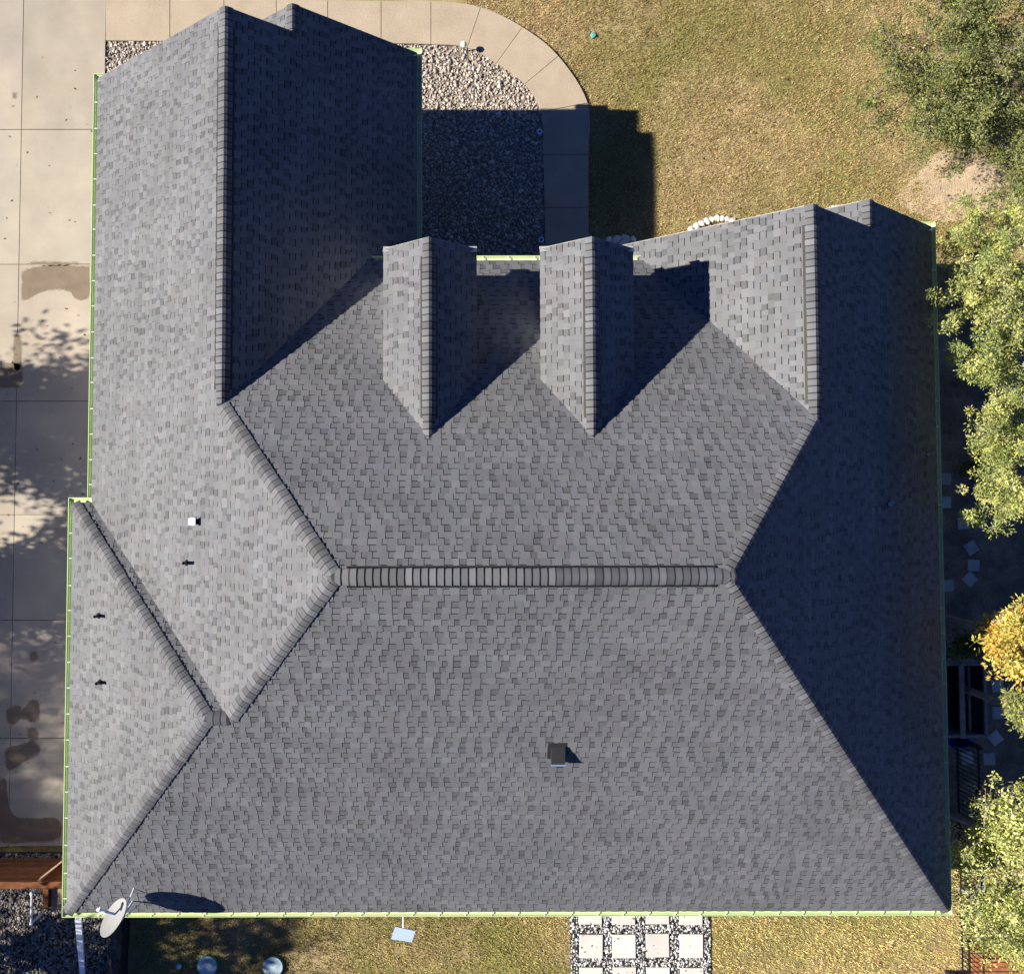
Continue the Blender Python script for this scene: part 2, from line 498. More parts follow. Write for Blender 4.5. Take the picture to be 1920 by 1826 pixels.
# paver path below the house: bright square pavers in black and white gravel
gx0, gx1 = float(pix(1069, 1770)[0]), float(pix(1334, 1770)[0])
m3 = MB(); m3.face([(gx0, -15, 0.008), (gx1, -15, 0.008), (gx1, -8.3, 0.008), (gx0, -8.3, 0.008)])
path = new_obj('paver_path', m3.mesh('paver_path'), MATS['bed'], kind='structure')
pcx = [float(pix(v, 1771)[0]) for v in (1107.5, 1169.5, 1232.2, 1296)]
row_y = [float(pix(1200, v)[1]) for v in (1709.5, 1771.5, 1834)]
row_y.append(row_y[-1] - (row_y[1] - row_y[2]))
hs = 0.303
for j, yy in enumerate(row_y):
    for i, xx in enumerate(pcx):
        m3 = MB(); t = random.uniform(.9, 1.06)
        M = Matrix.Translation((xx + random.uniform(-.01, .01), yy + random.uniform(-.012, .012), 0)) @ Matrix.Rotation(random.uniform(-.012, .012), 4, 'Z')
        a = hs - 0.008
        P = [(-hs, -hs, .01), (hs, -hs, .01), (hs, hs, .01), (-hs, hs, .01), (-hs, -hs, .052), (hs, -hs, .052), (hs, hs, .052), (-hs, hs, .052), (-a, -a, .06), (a, -a, .06), (a, a, .06), (-a, a, .06)]
        P = [tuple(M @ Vector(p)) for p in P]
        for q in ((0, 1, 5, 4), (1, 2, 6, 5), (2, 3, 7, 6), (3, 0, 4, 7), (4, 5, 9, 8), (5, 6, 10, 9), (6, 7, 11, 10), (7, 4, 8, 11), (8, 9, 10, 11)):
            m3.face([P[k] for k in q], (t, t, t))
        new_obj('paver', m3.mesh('paver', True), MATS['paver'], path)
n = 12000
x = rng.uniform(gx0 + .03, gx1 - .03, n); y = rng.uniform(-12.6, -8.4, n)
keep = np.ones(n, bool)
for xx in pcx:
    for yy in row_y:
        keep &= ~((abs(x - xx) < hs + .012) & (abs(y - yy) < hs + .012))
x, y = x[keep], y[keep]
g = rng.random(len(x))
cc = np.where(g[:, None] < 0.5, np.array([[.60, .58, .55]]), np.where(g[:, None] < 0.75, np.array([[.30, .29, .28]]), np.array([[.03, .03, .032]]))) * rng.uniform(.75, 1.1, len(x))[:, None]
pebbles('gravel', x, y, np.full(len(x), 0.01), np.clip(rng.lognormal(math.log(.026), .25, len(x)), .014, .05), cc, None, 'black and white gravel packed between the square pavers', 'gravel')


# lawn blades
def grass(name, x, y, label, green, hgt=0.045, gain=None):
    n = len(x)
    nb = 4
    x = np.repeat(x, nb) + rng.normal(size=n * nb) * .03; y = np.repeat(y, nb) + rng.normal(size=n * nb) * .03
    m = n * nb
    a = rng.uniform(0, 6.28, m); h = hgt * rng.uniform(.45, 1.5, m); lean = rng.uniform(.2, 1.2, m) * h; w = rng.uniform(.005, .0105, m)
    dx, dy = np.cos(a), np.sin(a)
    V = np.empty((m, 3, 3))
    V[:, 0] = np.stack([x - dy * w, y + dx * w, np.full(m, .004)], 1)
    V[:, 1] = np.stack([x + dy * w, y - dx * w, np.full(m, .004)], 1)
    V[:, 2] = np.stack([x + dx * lean, y + dy * lean, h], 1)
    g = np.clip(green(x, y) + rng.normal(size=m) * .28, 0, 1)[:, None]
    straw = np.array([.68, .52, .30]); grn = np.array([.34, .33, .115]); brn = np.array([.35, .235, .12])
    C = straw * (1 - g) + grn * g
    C = np.where(rng.random((m, 1)) < .22, brn, C) * rng.uniform(.6, 1.3, m)[:, None]
    if gain is not None: C = C * gain(x, y)[:, None] * np.array([1.0, 1.05, 1.0])
    return new_obj(name, mesh_np(name, V.reshape(-1, 3), np.arange(m * 3).reshape(-1, 3), C), MATS['grass'], None, label, 'grass', kind='stuff')


def keep_density(x, y, d):
    return rng.random(len(x)) < d


n = 100000
x = rng.uniform(0.2, 16.5, n); y = rng.uniform(5.8, 15.6, n)
k = ~in_poly(x, y, walk_out_poly + [(-9.7, 4.5)]) & ~((x > 3.7) & (y < 6.6) & (x < 11)) 
for q in range(1):
    bx, by = pix(1800, 340)[:2]
    k &= ((((x - bx) / 1.55) ** 2 + ((y - by) / .95) ** 2 + .45 * wave_noise(x, y, 4) + rng.random(len(x)) * .9) > 1.15)
x, y = x[k], y[k]
tufty = 0.62 + 0.38 * np.clip(wave_noise(x, y, 4.2) + .3, 0, 1)
k = rng.random(len(x)) < tufty
x, y = x[k], y[k]
grass('lawn', x, y, 'dry straw coloured lawn outside the curved walkway', lambda x, y: .26 + .34 * wave_noise(x, y, .55) + .16 * wave_noise(x, y, 1.7) + .04 * (x - 7))
n = 62000
x = rng.uniform(-9.0, 14.5, n); y = rng.uniform(-13.2, -8.2, n)
k = ~((x > gx0 - .04) & (x < gx1 + .04))
x, y = x[k], y[k]
tufty = 0.75 + 0.25 * np.clip(wave_noise(x, y, 3.2) + .3, 0, 1)
k = rng.random(len(x)) < tufty
x, y = x[k], y[k]
grass('lawn', x, y, 'patchy green and straw lawn between the house and the paver path', lambda x, y: .60 + .28 * wave_noise(x, y, .8) + .14 * wave_noise(x, y, 2.6), .05, lambda x, y: np.clip(1.0 + .035 * (x + 1) + .12 * wave_noise(x, y, 1.3), .8, 1.5))

# ------------------------------------------------------------------ the house
house = empty('house', (1.0, 0.0, 0.0), 'dark grey shingled hip roof house with two dormers and pale green gutters', 'house')
house_inv = Matrix.Translation((-1.0, 0.0, 0.0))


def hp(name, mesh, m, parent=None, label=None, kind=None):
    """a part of the house (vertices are in world coordinates)"""
    if parent is None:
        o = new_obj(name, mesh, m, house, label, kind=kind)
        o.matrix_parent_inverse = house_inv
    else:
        o = new_obj(name, mesh, m, parent, label, kind=kind)
    return o


p, q, qu = 0.82582, 0.66311, 0.6297
xL, xL2, xR, yB, yR = -8.65194, -9.09733, 11.21091, -8.81091, -0.86231
xg, xw = -4.83826, 7.16224
zr = q * (yR - yB); zg = p * (xg - xL); zw = p * (xR - xw)
xge, xwl = 2 * xg - xL, 2 * xw - xR
yS = 0.63
rr = 0.767                       # pitch of the narrow return plane at the step
Cx, Dx = xL + zr / p, xR - zr / p
By, Ey = yR + (zr - zg) / qu, yR + (zr - zw) / qu
yG, yG2, yW, yW2 = 10.79, 11.40, 6.555, 7.157
zP = 0.882; yP = yR + (zr - zP) / qu
xPl, xPr = xge - zP / p, xwl + zP / p
xs1, xs2 = -3.63, 8.94
zs1, zs2 = p * (xge - xs1), p * (xR - xs2)
zA = rr * q * (yS - yB) / (rr + q); yA = yB + zA / q
xA, xV = xL2 + zA / p, xL + zA / p

EXPO = 0.1429
CAMV = Vector(CAM)


class Plane:
    def __init__(s, O, a, u):
        s.O, s.a, s.u = Vector(O), Vector(a).normalized(), Vector(u).normalized()
        s.n = s.a.cross(s.u).normalized()
        if s.n.z < 0: s.n = -s.n

    def to2(s, P):
        d = Vector(P) - s.O
        return (d.dot(s.a), d.dot(s.u))

    def to3(s, c, h=0.0):
        return s.O + s.a * c[0] + s.u * c[1] + s.n * h


def clip(poly, win):
    """Sutherland-Hodgman: clip poly by the convex counter-clockwise window"""
    out = poly
    for i in range(len(win)):
        ax, ay = win[i]; bx, by = win[(i + 1) % len(win)]
        ex, ey = bx - ax, by - ay
        inp, out = out, []
        if not inp: return []
        d = [ex * (p_[1] - ay) - ey * (p_[0] - ax) for p_ in inp]
        m = len(inp)
        for k in range(m):
            k2 = (k + 1) % m
            if d[k] >= 0: out.append(inp[k])
            if (d[k] >= 0) != (d[k2] >= 0):
                t = d[k] / (d[k] - d[k2])
                out.append((inp[k][0] + t * (inp[k2][0] - inp[k][0]), inp[k][1] + t * (inp[k2][1] - inp[k][1])))
    return out


G0, GD, TT = 0.0076, 0.0066, 0.0063


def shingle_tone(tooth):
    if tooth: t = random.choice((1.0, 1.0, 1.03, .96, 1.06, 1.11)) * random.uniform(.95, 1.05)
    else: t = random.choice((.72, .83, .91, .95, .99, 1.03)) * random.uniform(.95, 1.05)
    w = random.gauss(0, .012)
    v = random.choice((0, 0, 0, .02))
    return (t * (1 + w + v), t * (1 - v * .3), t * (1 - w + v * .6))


candidates = []                  # (distance, slope object, mesh builder) for shingles built one by one
slopes = []


def roof_slope(pl, pieces, label=None, skip=None, name='roof_slope'):
    """pieces: list of convex polygons of 3-D points on the plane"""
    dk = MB()
    wins = []
    for pc in pieces:
        w = [pl.to2(P) for P in pc]
        if area(w) < 0: w = w[::-1]
        wins.append(w)
        top = [pl.to3(c, -0.004) for c in w]; bot = [pl.to3(c, -0.075) for c in w]
        dk.face(top); dk.face(bot[::-1])
        for k in range(len(w)):
            k2 = (k + 1) % len(w)
            dk.face([bot[k], bot[k2], top[k2], top[k]])
    so = hp(name, dk.mesh(name), MATS['deck'], None, label)
    amin = min(c[0] for w in wins for c in w); amax = max(c[0] for w in wins for c in w)
    smax = max(c[1] for w in wins for c in w); smin = min(c[1] for w in wins for c in w)
    field = MB()
    n_rows = int(math.ceil((smax - smin) / EXPO))
    for rw in range(n_rows):
        s0 = smin + rw * EXPO; s1 = s0 + EXPO
        a = amin - random.uniform(0, .3); tooth = random.random() < .5
        while a < amax:
            w_ = random.uniform(.10, .20) if tooth else random.uniform(.095, .175)
            b = a + w_
            sk = random.uniform(-.008, .008)
            rect = [(a + sk, s0), (b - sk * .5, s0), (b, s1), (a, s1)]
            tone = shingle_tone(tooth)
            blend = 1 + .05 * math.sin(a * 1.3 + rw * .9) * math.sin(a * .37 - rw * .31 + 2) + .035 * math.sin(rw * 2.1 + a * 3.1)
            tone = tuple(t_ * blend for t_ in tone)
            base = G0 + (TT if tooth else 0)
            for w in wins:
                if skip is not None:
                    mid = pl.to3(((a + b) / 2, (s0 + s1) / 2))
                    if skip(mid): continue
                pg = clip(rect, w)
                if len(pg) < 3 or abs(area(pg)) < 1e-5: continue
                tgt = field
                whole = abs(area(pg) - area(rect)) < 1e-7
                one = MB()
                hfun = lambda c: base - GD * (c[1] - s0) / EXPO
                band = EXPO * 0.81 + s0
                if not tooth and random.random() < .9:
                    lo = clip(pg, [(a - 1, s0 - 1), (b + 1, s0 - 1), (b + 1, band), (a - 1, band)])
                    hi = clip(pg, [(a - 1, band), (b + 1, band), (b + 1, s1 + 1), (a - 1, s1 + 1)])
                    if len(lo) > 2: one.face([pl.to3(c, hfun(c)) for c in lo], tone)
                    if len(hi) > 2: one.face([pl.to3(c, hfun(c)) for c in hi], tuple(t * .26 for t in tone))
                else:
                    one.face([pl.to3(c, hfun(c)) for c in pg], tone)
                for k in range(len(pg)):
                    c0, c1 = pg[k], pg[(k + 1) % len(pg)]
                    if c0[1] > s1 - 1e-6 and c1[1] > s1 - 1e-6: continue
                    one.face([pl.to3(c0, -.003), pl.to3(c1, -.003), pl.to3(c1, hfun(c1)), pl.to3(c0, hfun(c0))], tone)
                if whole:
                    dist = (pl.to3(((a + b) / 2, (s0 + s1) / 2)) - CAMV).length
                    candidates.append((dist - w_ * 4, so, one, field))
                else:
                    merge(field, one)
            a = b; tooth = not tooth
    slopes.append((so, field))
    return so


def merge(dst, src):
    i = len(dst.v)
    dst.v.extend(src.v); dst.f.extend([tuple(i + k for k in f) for f in src.f]); dst.c.extend(src.c)


def V3(x, y, z): return (x, y, z + E)


R2 = lambda x, y0, y1: None
# left slope (garage wing and main body share one plane)
plL = Plane(V3(xL, 0, 0), (0, -1, 0), (1, 0, p))
zl = lambda x: p * (x - xL)
roof_slope(plL, [
    [V3(xL, yG, 0), V3(xL, By, 0), V3(xg, By, zg), V3(xg, yG, zg)],
    [V3(xL, By, 0), V3(xL, yS, 0), V3(xV, yA, zA), V3(Cx, yR, zr), V3(xg, By, zg)]], 'long sunlit slope over the garage wing')
# raised plane at the lower left and its narrow return
plL2 = Plane(V3(xL2, 0, 0), (0, -1, 0), (1, 0, p))
roof_slope(plL2, [[V3(xL2, yS, 0), V3(xL2, yB, 0), V3(xA, yA, zA)]])
plS = Plane(V3(0, yS, 0), (1, 0, 0), (0, -1, rr))
roof_slope(plS, [[V3(xL2, yS, 0), V3(xL, yS, 0), V3(xV, yA, zA), V3(xA, yA, zA)]])
# lower slope
plB = Plane(V3(0, yB, 0), (1, 0, 0), (0, 1, q))
roof_slope(plB, [[V3(xL2, yB, 0), V3(xR, yB, 0), V3(xR - zA / p, yA, zA), V3(xA, yA, zA)],
                 [V3(xV, yA, zA), V3(xR - zA / p, yA, zA), V3(Dx, yR, zr), V3(Cx, yR, zr)]], 'wide lower slope facing the paver path')
# right slope
plR = Plane(V3(xR, 0, 0), (0, 1, 0), (-1, 0, p))
roof_slope(plR, [[V3(xR, yB, 0), V3(xR, Ey, 0), V3(xw, Ey, zw), V3(Dx, yR, zr)],
                 [V3(xR, Ey, 0), V3(xR, yW, 0), V3(xw, yW, zw), V3(xw, Ey, zw)],
                 [V3(xR, yW, 0), V3(xR, yW2, 0), V3(xs2, yW2, zs2), V3(xs2, yW, zs2)]], 'shaded slope facing the junipers')
# dormers
DORM = [(-0.622, 0.965), (2.636, 0.965)]
zD = 3.59; zDe = zD - .965 * p; yDf = 5.82
yDa, yDe = yR + (zr - zD) / qu, yR + (zr - zDe) / qu


def under_dormer(P):
    for xd, hw in DORM:
        if abs(P.x - xd) < hw - .25 and yDe + .35 < P.y < yDf - .45: return True
    return False


# upper slope
plU = Plane(V3(0, yP, zP), (-1, 0, 0), (0, -1, qu))
roof_slope(plU, [[V3(Cx, yR, zr), V3(Dx, yR, zr), V3(xw, Ey, zw), V3(xPr, yP, zP), V3(xPl, yP, zP), V3(xg, By, zg)]], 'upper slope carrying the two dormers', under_dormer)
# garage right slope
plG = Plane(V3(xge, 0, 0), (0, 1, 0), (-1, 0, p))
roof_slope(plG, [[V3(xs1, yG2, zs1), V3(xs1, yG, zs1), V3(xge, yG, 0), V3(xge, yG2, 0)],
                 [V3(xg, yG, zg), V3(xg, yP, zg), V3(xge, yP, 0), V3(xge, yG, 0)],
                 [V3(xg, By, zg), V3(xPl, yP, zP), V3(xg, yP, zg)],
                 [V3(xPl, yP, zP), V3(xPl, 4.5, zP), V3(xge, 4.5, 0), V3(xge, yP, 0)]], 'shaded slope of the garage wing')
# right wing, left slope
plW = Plane(V3(xwl, 0, 0), (0, -1, 0), (1, 0, p))
roof_slope(plW, [[V3(xwl, yW, 0), V3(xwl, yP, 0), V3(xw, yP, zw), V3(xw, yW, zw)],
                 [V3(xPr, yP, zP), V3(xw, Ey, zw), V3(xw, yP, zw)],
                 [V3(xwl, yP, 0), V3(xwl, 4.5, 0), V3(xPr, 4.5, zP), V3(xPr, yP, zP)]])
# small projecting gables: left slopes
for xs, zs, y0, y1 in ((xs1, zs1, yG - .25, yG2), (xs2, zs2, yW - .25, yW2)):
    xe = xs - zs / p
    pl = Plane(V3(xe, 0, 0), (0, -1, 0), (1, 0, p))
    roof_slope(pl, [[V3(xe, y1, 0), V3(xe, y0, 0), V3(xs - .02, y0, zs - .02 * p), V3(xs - .02, y1, zs - .02 * p)]], name='gable_slope')
# dormer slopes
for xd, hw in DORM:
    for sg in (-1, 1):
        pl = Plane(V3(xd + sg * hw, 0, zDe), (0, sg, 0), (-sg, 0, p))
        roof_slope(pl, [[V3(xd, yDa, zD), V3(xd, yDf, zD), V3(xd + sg * hw, yDf, zDe), V3(xd + sg * hw, yDe, zDe)]], name='dormer_slope')

# split: the 300 nearest whole shingles are objects of their own, the rest one mesh per slope
candidates.sort(key=lambda t: t[0])
for k, (dist, so, one, field) in enumerate(candidates):
    if k < 300:
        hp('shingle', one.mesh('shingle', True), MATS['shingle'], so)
    else:
        merge(field, one)
for so, field in slopes:
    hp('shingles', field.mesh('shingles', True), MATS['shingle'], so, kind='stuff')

# ------------------------------------------------------------------ ridge and hip caps
caps = []


def cap_line(P0, P1, n1, n2, vent=None, hw=0.155, expo=EXPO, start=0.0, end=0.0):
    """folded cap pieces from P0 (low / start) to P1; n1, n2 normals of the two planes"""
    P0, P1 = Vector(P0), Vector(P1)
    t = (P1 - P0); L = t.length; t.normalize()
    n1, n2 = Vector(n1), Vector(n2)
    w1 = n1.cross(t).normalized(); w2 = n2.cross(t).normalized()
    up = (n1 + n2).normalized()
    if w1.dot(n2) > 0: w1 = -w1
    if w2.dot(n1) > 0: w2 = -w2
    N = int((L - start - end) / expo)
    for k in range(N + 1):
        s0 = start + k * expo
        s1 = min(s0 + expo * 1.25, L - end)
        if s1 - s0 < .03: continue
        mid = (s0 + s1) / 2
        lift = 0.0
        if vent and vent[0] < mid < vent[1]: lift = 0.014
        tn = shingle_tone(True); g = random.choice((.76, .86, .95, 1, 1.06, 1.18)); tn = tuple(c * g * .90 for c in tn)
        m = MB()
        jit = random.uniform(-.006, .006)

        def sec(s, h):
            b = P0 + t * s
            hh = .020 + h + lift
            return [b + w1 * (hw + jit) + n1 * (hh * .9), b + w1 * (hw * .62) + n1 * hh, b + w1 * (hw * .28) + n1 * hh * .9,
                    b + up * (hh * .72), b + w2 * (hw * .28) + n2 * hh * .9, b + w2 * (hw * .62) + n2 * hh, b + w2 * (hw - jit) + n2 * (hh * .9)]
        A = sec(s0, .022); B = sec(s1, .0)
        low = [P0 + t * s0 + w1 * (hw + jit) + n1 * -.002, P0 + t * s0 + w2 * (hw - jit) + n2 * -.002]
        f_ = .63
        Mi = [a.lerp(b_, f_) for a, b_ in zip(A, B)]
        tb = tuple(c * .34 for c in tn)  # shadow line at each overlap put into the cap colour; butt ends share it
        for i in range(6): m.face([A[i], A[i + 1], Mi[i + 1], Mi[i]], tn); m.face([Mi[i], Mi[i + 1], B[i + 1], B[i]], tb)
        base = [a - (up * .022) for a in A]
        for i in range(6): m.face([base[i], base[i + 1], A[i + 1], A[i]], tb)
        if lift == 0.0:
            m.face([A[0], B[0], B[0] - n1 * .03, A[0] - n1 * .045], tn); m.face([A[6], B[6], B[6] - n2 * .03, A[6] - n2 * .045], tn)
        else:
            m.face([A[0], B[0], B[0] - n1 * .008, A[0] - n1 * .008], tn); m.face([A[6], B[6], B[6] - n2 * .008, A[6] - n2 * .008], tn)
        caps.append(((P0 + t * mid - CAMV).length, m))
    if vent:
        v0, v1 = vent
        m = MB()
        hv = hw + .062

        def vs(s):
            b = P0 + t * s
            return [b + w1 * hv + n1 * .004, b + w1 * hv + n1 * .024, b + w1 * (hw * .5) + n1 * .030, b + up * .024, b + w2 * (hw * .5) + n2 * .030, b + w2 * hv + n2 * .024, b + w2 * hv + n2 * .004]
        A, B = vs(v0), vs(v1)
        for i in range(6): m.face([A[i], A[i + 1], B[i + 1], B[i]])
        m.face(A); m.face(B[::-1])
        hp('ridge_vent', m.mesh('ridge_vent'), MATS['vent_black'])


nL, nR, nB, nU = plL.n, plR.n, plB.n, plU.n
cap_line(V3(xV, yA, zA), V3(Cx, yR, zr), nL, nB, start=.05)
cap_line(V3(xL2, yB, 0), V3(xA, yA, zA), plL2.n, nB)
cap_line(V3(xL2, yS, 0), V3(xA, yA, zA), plL2.n, plS.n, start=.05)
cap_line(V3(xA, yA, zA), V3(xV, yA, zA), nB, plS.n)
cap_line(V3(xg, By, zg), V3(Cx, yR, zr), nL, nU)
cap_line(V3(xR, yB, 0), V3(Dx, yR, zr), nR, nB)
cap_line(V3(xw, Ey, zw), V3(Dx, yR, zr), nR, nU)
xm = 1.70
cap_line(V3(xm, yR, zr), V3(Cx - .05, yR, zr), nB, nU, vent=(0, xm - Cx - .22))
cap_line(V3(xm + .02, yR, zr), V3(Dx + .12, yR, zr), nU, nB, vent=(0, Dx - xm - .24))
cap_line(V3(xg, yG, zg), V3(xg, By, zg), nL, plG.n, vent=(.42, yG - By - .35))
cap_line(V3(xw, yW, zw), V3(xw, Ey, zw), plW.n, nR, vent=(.40, yW - Ey - .32))
for xs, zs, y0, y1 in ((xs1, zs1, yG, yG2), (xs2, zs2, yW, yW2)):
    cap_line(V3(xs, y1, zs), V3(xs, y0, zs), plL.n, plR.n)
for xd, hw in DORM:
    cap_line(V3(xd, yDf, zD), V3(xd, yDa - .12, zD), plL.n, plR.n, vent=(.36, yDf - yDa - .40), hw=.14)
caps.sort(key=lambda t: t[0])
restc = MB()
for k, (d_, m) in enumerate(caps):
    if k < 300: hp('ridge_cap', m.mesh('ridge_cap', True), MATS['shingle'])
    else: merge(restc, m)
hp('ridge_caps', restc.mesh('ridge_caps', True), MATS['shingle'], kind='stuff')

# ------------------------------------------------------------------ gutters
GW, GH = 0.125, 0.068


def gutter(P0, P1, out, m0=0, m1=0, straps=True, label=None, off=0.3):
    """open channel along an eave; out = outward direction; m0, m1 mitre factors at the ends"""
    P0, P1, out = Vector(P0), Vector(P1), Vector(out)
    t = (P1 - P0); L = t.length; t.normalize()
    prof = [(.004, .0), (.004, -GH), (.085, -GH), (.100, -.045), (GW, -.030), (GW, -.002), (GW - .014, -.002), (GW - .014, -.008),
            (GW - .005, -.010), (GW - .006, -.027), (.094, -.040), (.080, -GH + .004), (.009, -GH + .004), (.009, .0)]
    zo = -.03
    m = MB()
    A = [P0 - t * (m0 * o) + out * o + Vector((0, 0, z + zo)) for o, z in prof]
    B = [P1 + t * (m1 * o) + out * o + Vector((0, 0, z + zo)) for o, z in prof]
    n = len(prof)
    for k in range(n):
        k2 = (k + 1) % n
        m.face([A[k], B[k], B[k2], A[k2]])
    # end plates
    for Q, mm, s in ((A, m0, -1), (B, m1, 1)):
        if mm == 0: m.face([Q[0], Q[1], Q[2], Q[3], Q[4], Q[5]])
    g = hp('gutter', m.mesh('gutter'), MATS['gutter'], None, label)
    if straps:
        k = 0
        s = off
        while s < L - .15:
            c = P0 + t * s
            sm = MB()
            a = t * .011
            for z0, z1 in ((-.016, -.011),):
                q0 = [c + a + out * .006, c - a + out * .006, c - a + out * (GW - .012), c + a + out * (GW - .012)]
                lo = [v + Vector((0, 0, z0 + zo)) for v in q0]; hi = [v + Vector((0, 0, z1 + zo)) for v in q0]
                sm.face(hi); sm.face(lo[::-1])
                for i in range(4): sm.face([lo[i], lo[(i + 1) % 4], hi[(i + 1) % 4], hi[i]])
            hp('gutter_strap', sm.mesh('gutter_strap'), MATS['strap'], g)
            s += random.uniform(.57, .64)
    return g


gutter(V3(xL, yS + .13, 0), V3(xL, yG, 0), (-1, 0, 0), 0, 1)
gutter(V3(xL2, yB, 0), V3(xL2, yS, 0), (-1, 0, 0), 1, 1)
gutter(V3(xR, yB, 0), V3(xL2, yB, 0), (0, -1, 0), 1, 1)
gutter(V3(xR, yB, 0), V3(xR, yW2, 0), (1, 0, 0), 1, 1)
gutter(V3(xPl - .1, yP, zP), V3(xPr + .1, yP, zP), (0, 1, 0))
gutter(V3(xge, 4.6, 0), V3(xge, yG2, 0), (1, 0, 0), 0, 1)
gutter(V3(xL2, yS, 0), V3(xL - .0, yS, 0), (0, 1, 0), 1, 0, off=.9)
# gutter returns round the gable corners, each with a small sloping return roof
gutter(V3(xL, yG, 0), V3(xL + .36, yG, 0), (0, 1, 0), 1, 0, False)
gutter(V3(xge, yG2, 0), V3(xge - .60, yG2, 0), (0, 1, 0), 1, 0, True, off=.35)
gutter(V3(xR, yW2, 0), V3(xR - .60, yW2, 0), (0, 1, 0), 1, 0, True, off=.35)


def eave_return(x0, x1, y, zt, d=.22, colr='strap'):
    """little sloped return: from the rake corner at x0 to x1, top against the gable at y-d"""
    m = MB()
    a = V3(x0, y, zt + .0); b = V3(x1, y, zt); c = V3(x1, y - d, zt + .16); e = V3(x0, y - d, zt + .16)
    lo = [Vector(v) - Vector((0, 0, .06)) for v in (a, b)]
    m.face([a, b, c, e]); m.face([lo[0], lo[1], b, a]); m.face([a, e, lo[0]]); m.face([b, lo[1], c]); m.face([e, c, lo[1], lo[0]])
    hp('eave_return', m.mesh('eave_return'), MATS[colr])


eave_return(xL + .01, xL + .36, yG + .002, -.05, .13)
eave_return(xge - .58, xge - .005, yG2 + .002, -.05, .13)
eave_return(xR - .58, xR - .005, yW2 + .002, -.05, .13)
for xd, hw in DORM:
    eave_return(xd - hw - .01, xd - hw + .36, yDf + .06, zDe - .03, .16, 'trim')
    eave_return(xd + hw - .36, xd + hw + .01, yDf + .06, zDe - .03, .16, 'trim')


def trim_line(P0, P1, nrm, out, w=.014, h=.11):
    """rake board along a gable edge"""
    P0, P1, nrm, out = Vector(P0), Vector(P1), Vector(nrm), Vector(out)
    m = MB()
    A = [P0 + out * .003 - nrm * .012, P0 + out * w - nrm * .012, P0 + out * w - nrm * h, P0 + out * .003 - nrm * h]
    B = [v + (P1 - P0) for v in A]
    for k in range(4): m.face([A[k], A[(k + 1) % 4], B[(k + 1) % 4], B[k]])
    m.face(A[::-1]); m.face(B)
    hp('rake_trim', m.mesh('rake_trim'), MATS['trim'])


fy = (0, 1, 0)
trim_line(V3(xL, yG, 0), V3(xg, yG, zg), plL.n, fy); trim_line(V3(xs1, yG, zs1), V3(xg, yG, zg), plG.n, fy)
trim_line(V3(xge, yG2, 0), V3(xs1, yG2, zs1), plG.n, fy); trim_line(V3(xs1 - zs1 / p, yG2, 0), V3(xs1, yG2, zs1), plL.n, fy)
trim_line(V3(xwl, yW, 0), V3(xw, yW, zw), plW.n, fy); trim_line(V3(xs2, yW, zs2), V3(xw, yW, zw), plR.n, fy)
trim_line(V3(xR, yW2, 0), V3(xs2, yW2, zs2), plR.n, fy); trim_line(V3(xs2 - zs2 / p, yW2, 0), V3(xs2, yW2, zs2), plL.n, fy)
for xd, hw in DORM:
    trim_line(V3(xd - hw, yDf, zDe), V3(xd, yDf, zD), plL.n, fy); trim_line(V3(xd + hw, yDf, zDe), V3(xd, yDf, zD), plR.n, fy)
    # dormer walls: a prism standing on the upper slope
    m = MB()
    hwI = hw - .13; y0, y1 = yDe + .25, yDf - .16
    zroof = lambda y: zr - qu * (y - yR) - .05
    for sg in (-1, 1):
        m.face([V3(xd + sg * hwI, y0, zroof(y0)), V3(xd + sg * hwI, y1, zroof(y1)), V3(xd + sg * hwI, y1, zDe + .13 * p - .09), V3(xd + sg * hwI, y0, zDe + .13 * p - .09)])
    m.face([V3(xd - hwI, y1, zroof(y1)), V3(xd + hwI, y1, zroof(y1)), V3(xd + hwI, y1, zDe + .13 * p - .09), V3(xd, y1, zD - .1), V3(xd - hwI, y1, zDe + .13 * p - .09)])
    hp('dormer_wall', m.mesh('dormer_wall'), MATS['stucco'])
    m = MB(); m.box((xd - .42, y1 + .002, E + 1.55), (xd + .42, y1 + .03, E + 2.7))
    win = hp('window', m.mesh('window'), MATS['trim'])
    m = MB(); m.box((xd - .35, y1 + .031, E + 1.62), (xd + .35, y1 + .04, E + 2.63))
    hp('pane', m.mesh('pane'), MATS['darklining'], win)

# walls below the eaves
ov = .42
m = MB(); m.box((xL + ov, yB + ov, 0), (xR - ov, 4.3, E - .05)); hp('wall', m.mesh('wall'), MATS['stucco'])
m = MB(); x0, x1 = xL + ov, xge - ov
y0, y1 = 4.31, yG - .35
ft = [(x0, 0), (x1, 0), (x1, E + p * ov - .1), (xg, E + zg - .12), (x0, E + p * ov - .1)]
m.face([(a, y1, b) for a, b in ft]); m.face([(a, y0, b) for a, b in ft][::-1])
for k in (1, 4):
    a, b = ft[k], ft[(k + 1) % 5]
    m.face([(a[0], y0, a[1]), (b[0], y0, b[1]), (b[0], y1, b[1]), (a[0], y1, a[1])])
hp('wall', m.mesh('wall'), MATS['stucco'])
m = MB(); x0, x1 = xwl + ov, xR - ov
y0, y1 = 4.31, yW - .35
ft = [(x0, 0), (x1, 0), (x1, E + p * ov - .1), (xw, E + zw - .12), (x0, E + p * ov - .1)]
m.face([(a, y1, b) for a, b in ft]); m.face([(a, y0, b) for a, b in ft][::-1])
for k in (1, 4):
    a, b = ft[k], ft[(k + 1) % 5]
    m.face([(a[0], y0, a[1]), (b[0], y0, b[1]), (b[0], y1, b[1]), (a[0], y1, a[1])])
hp('wall', m.mesh('wall'), MATS['stucco'])
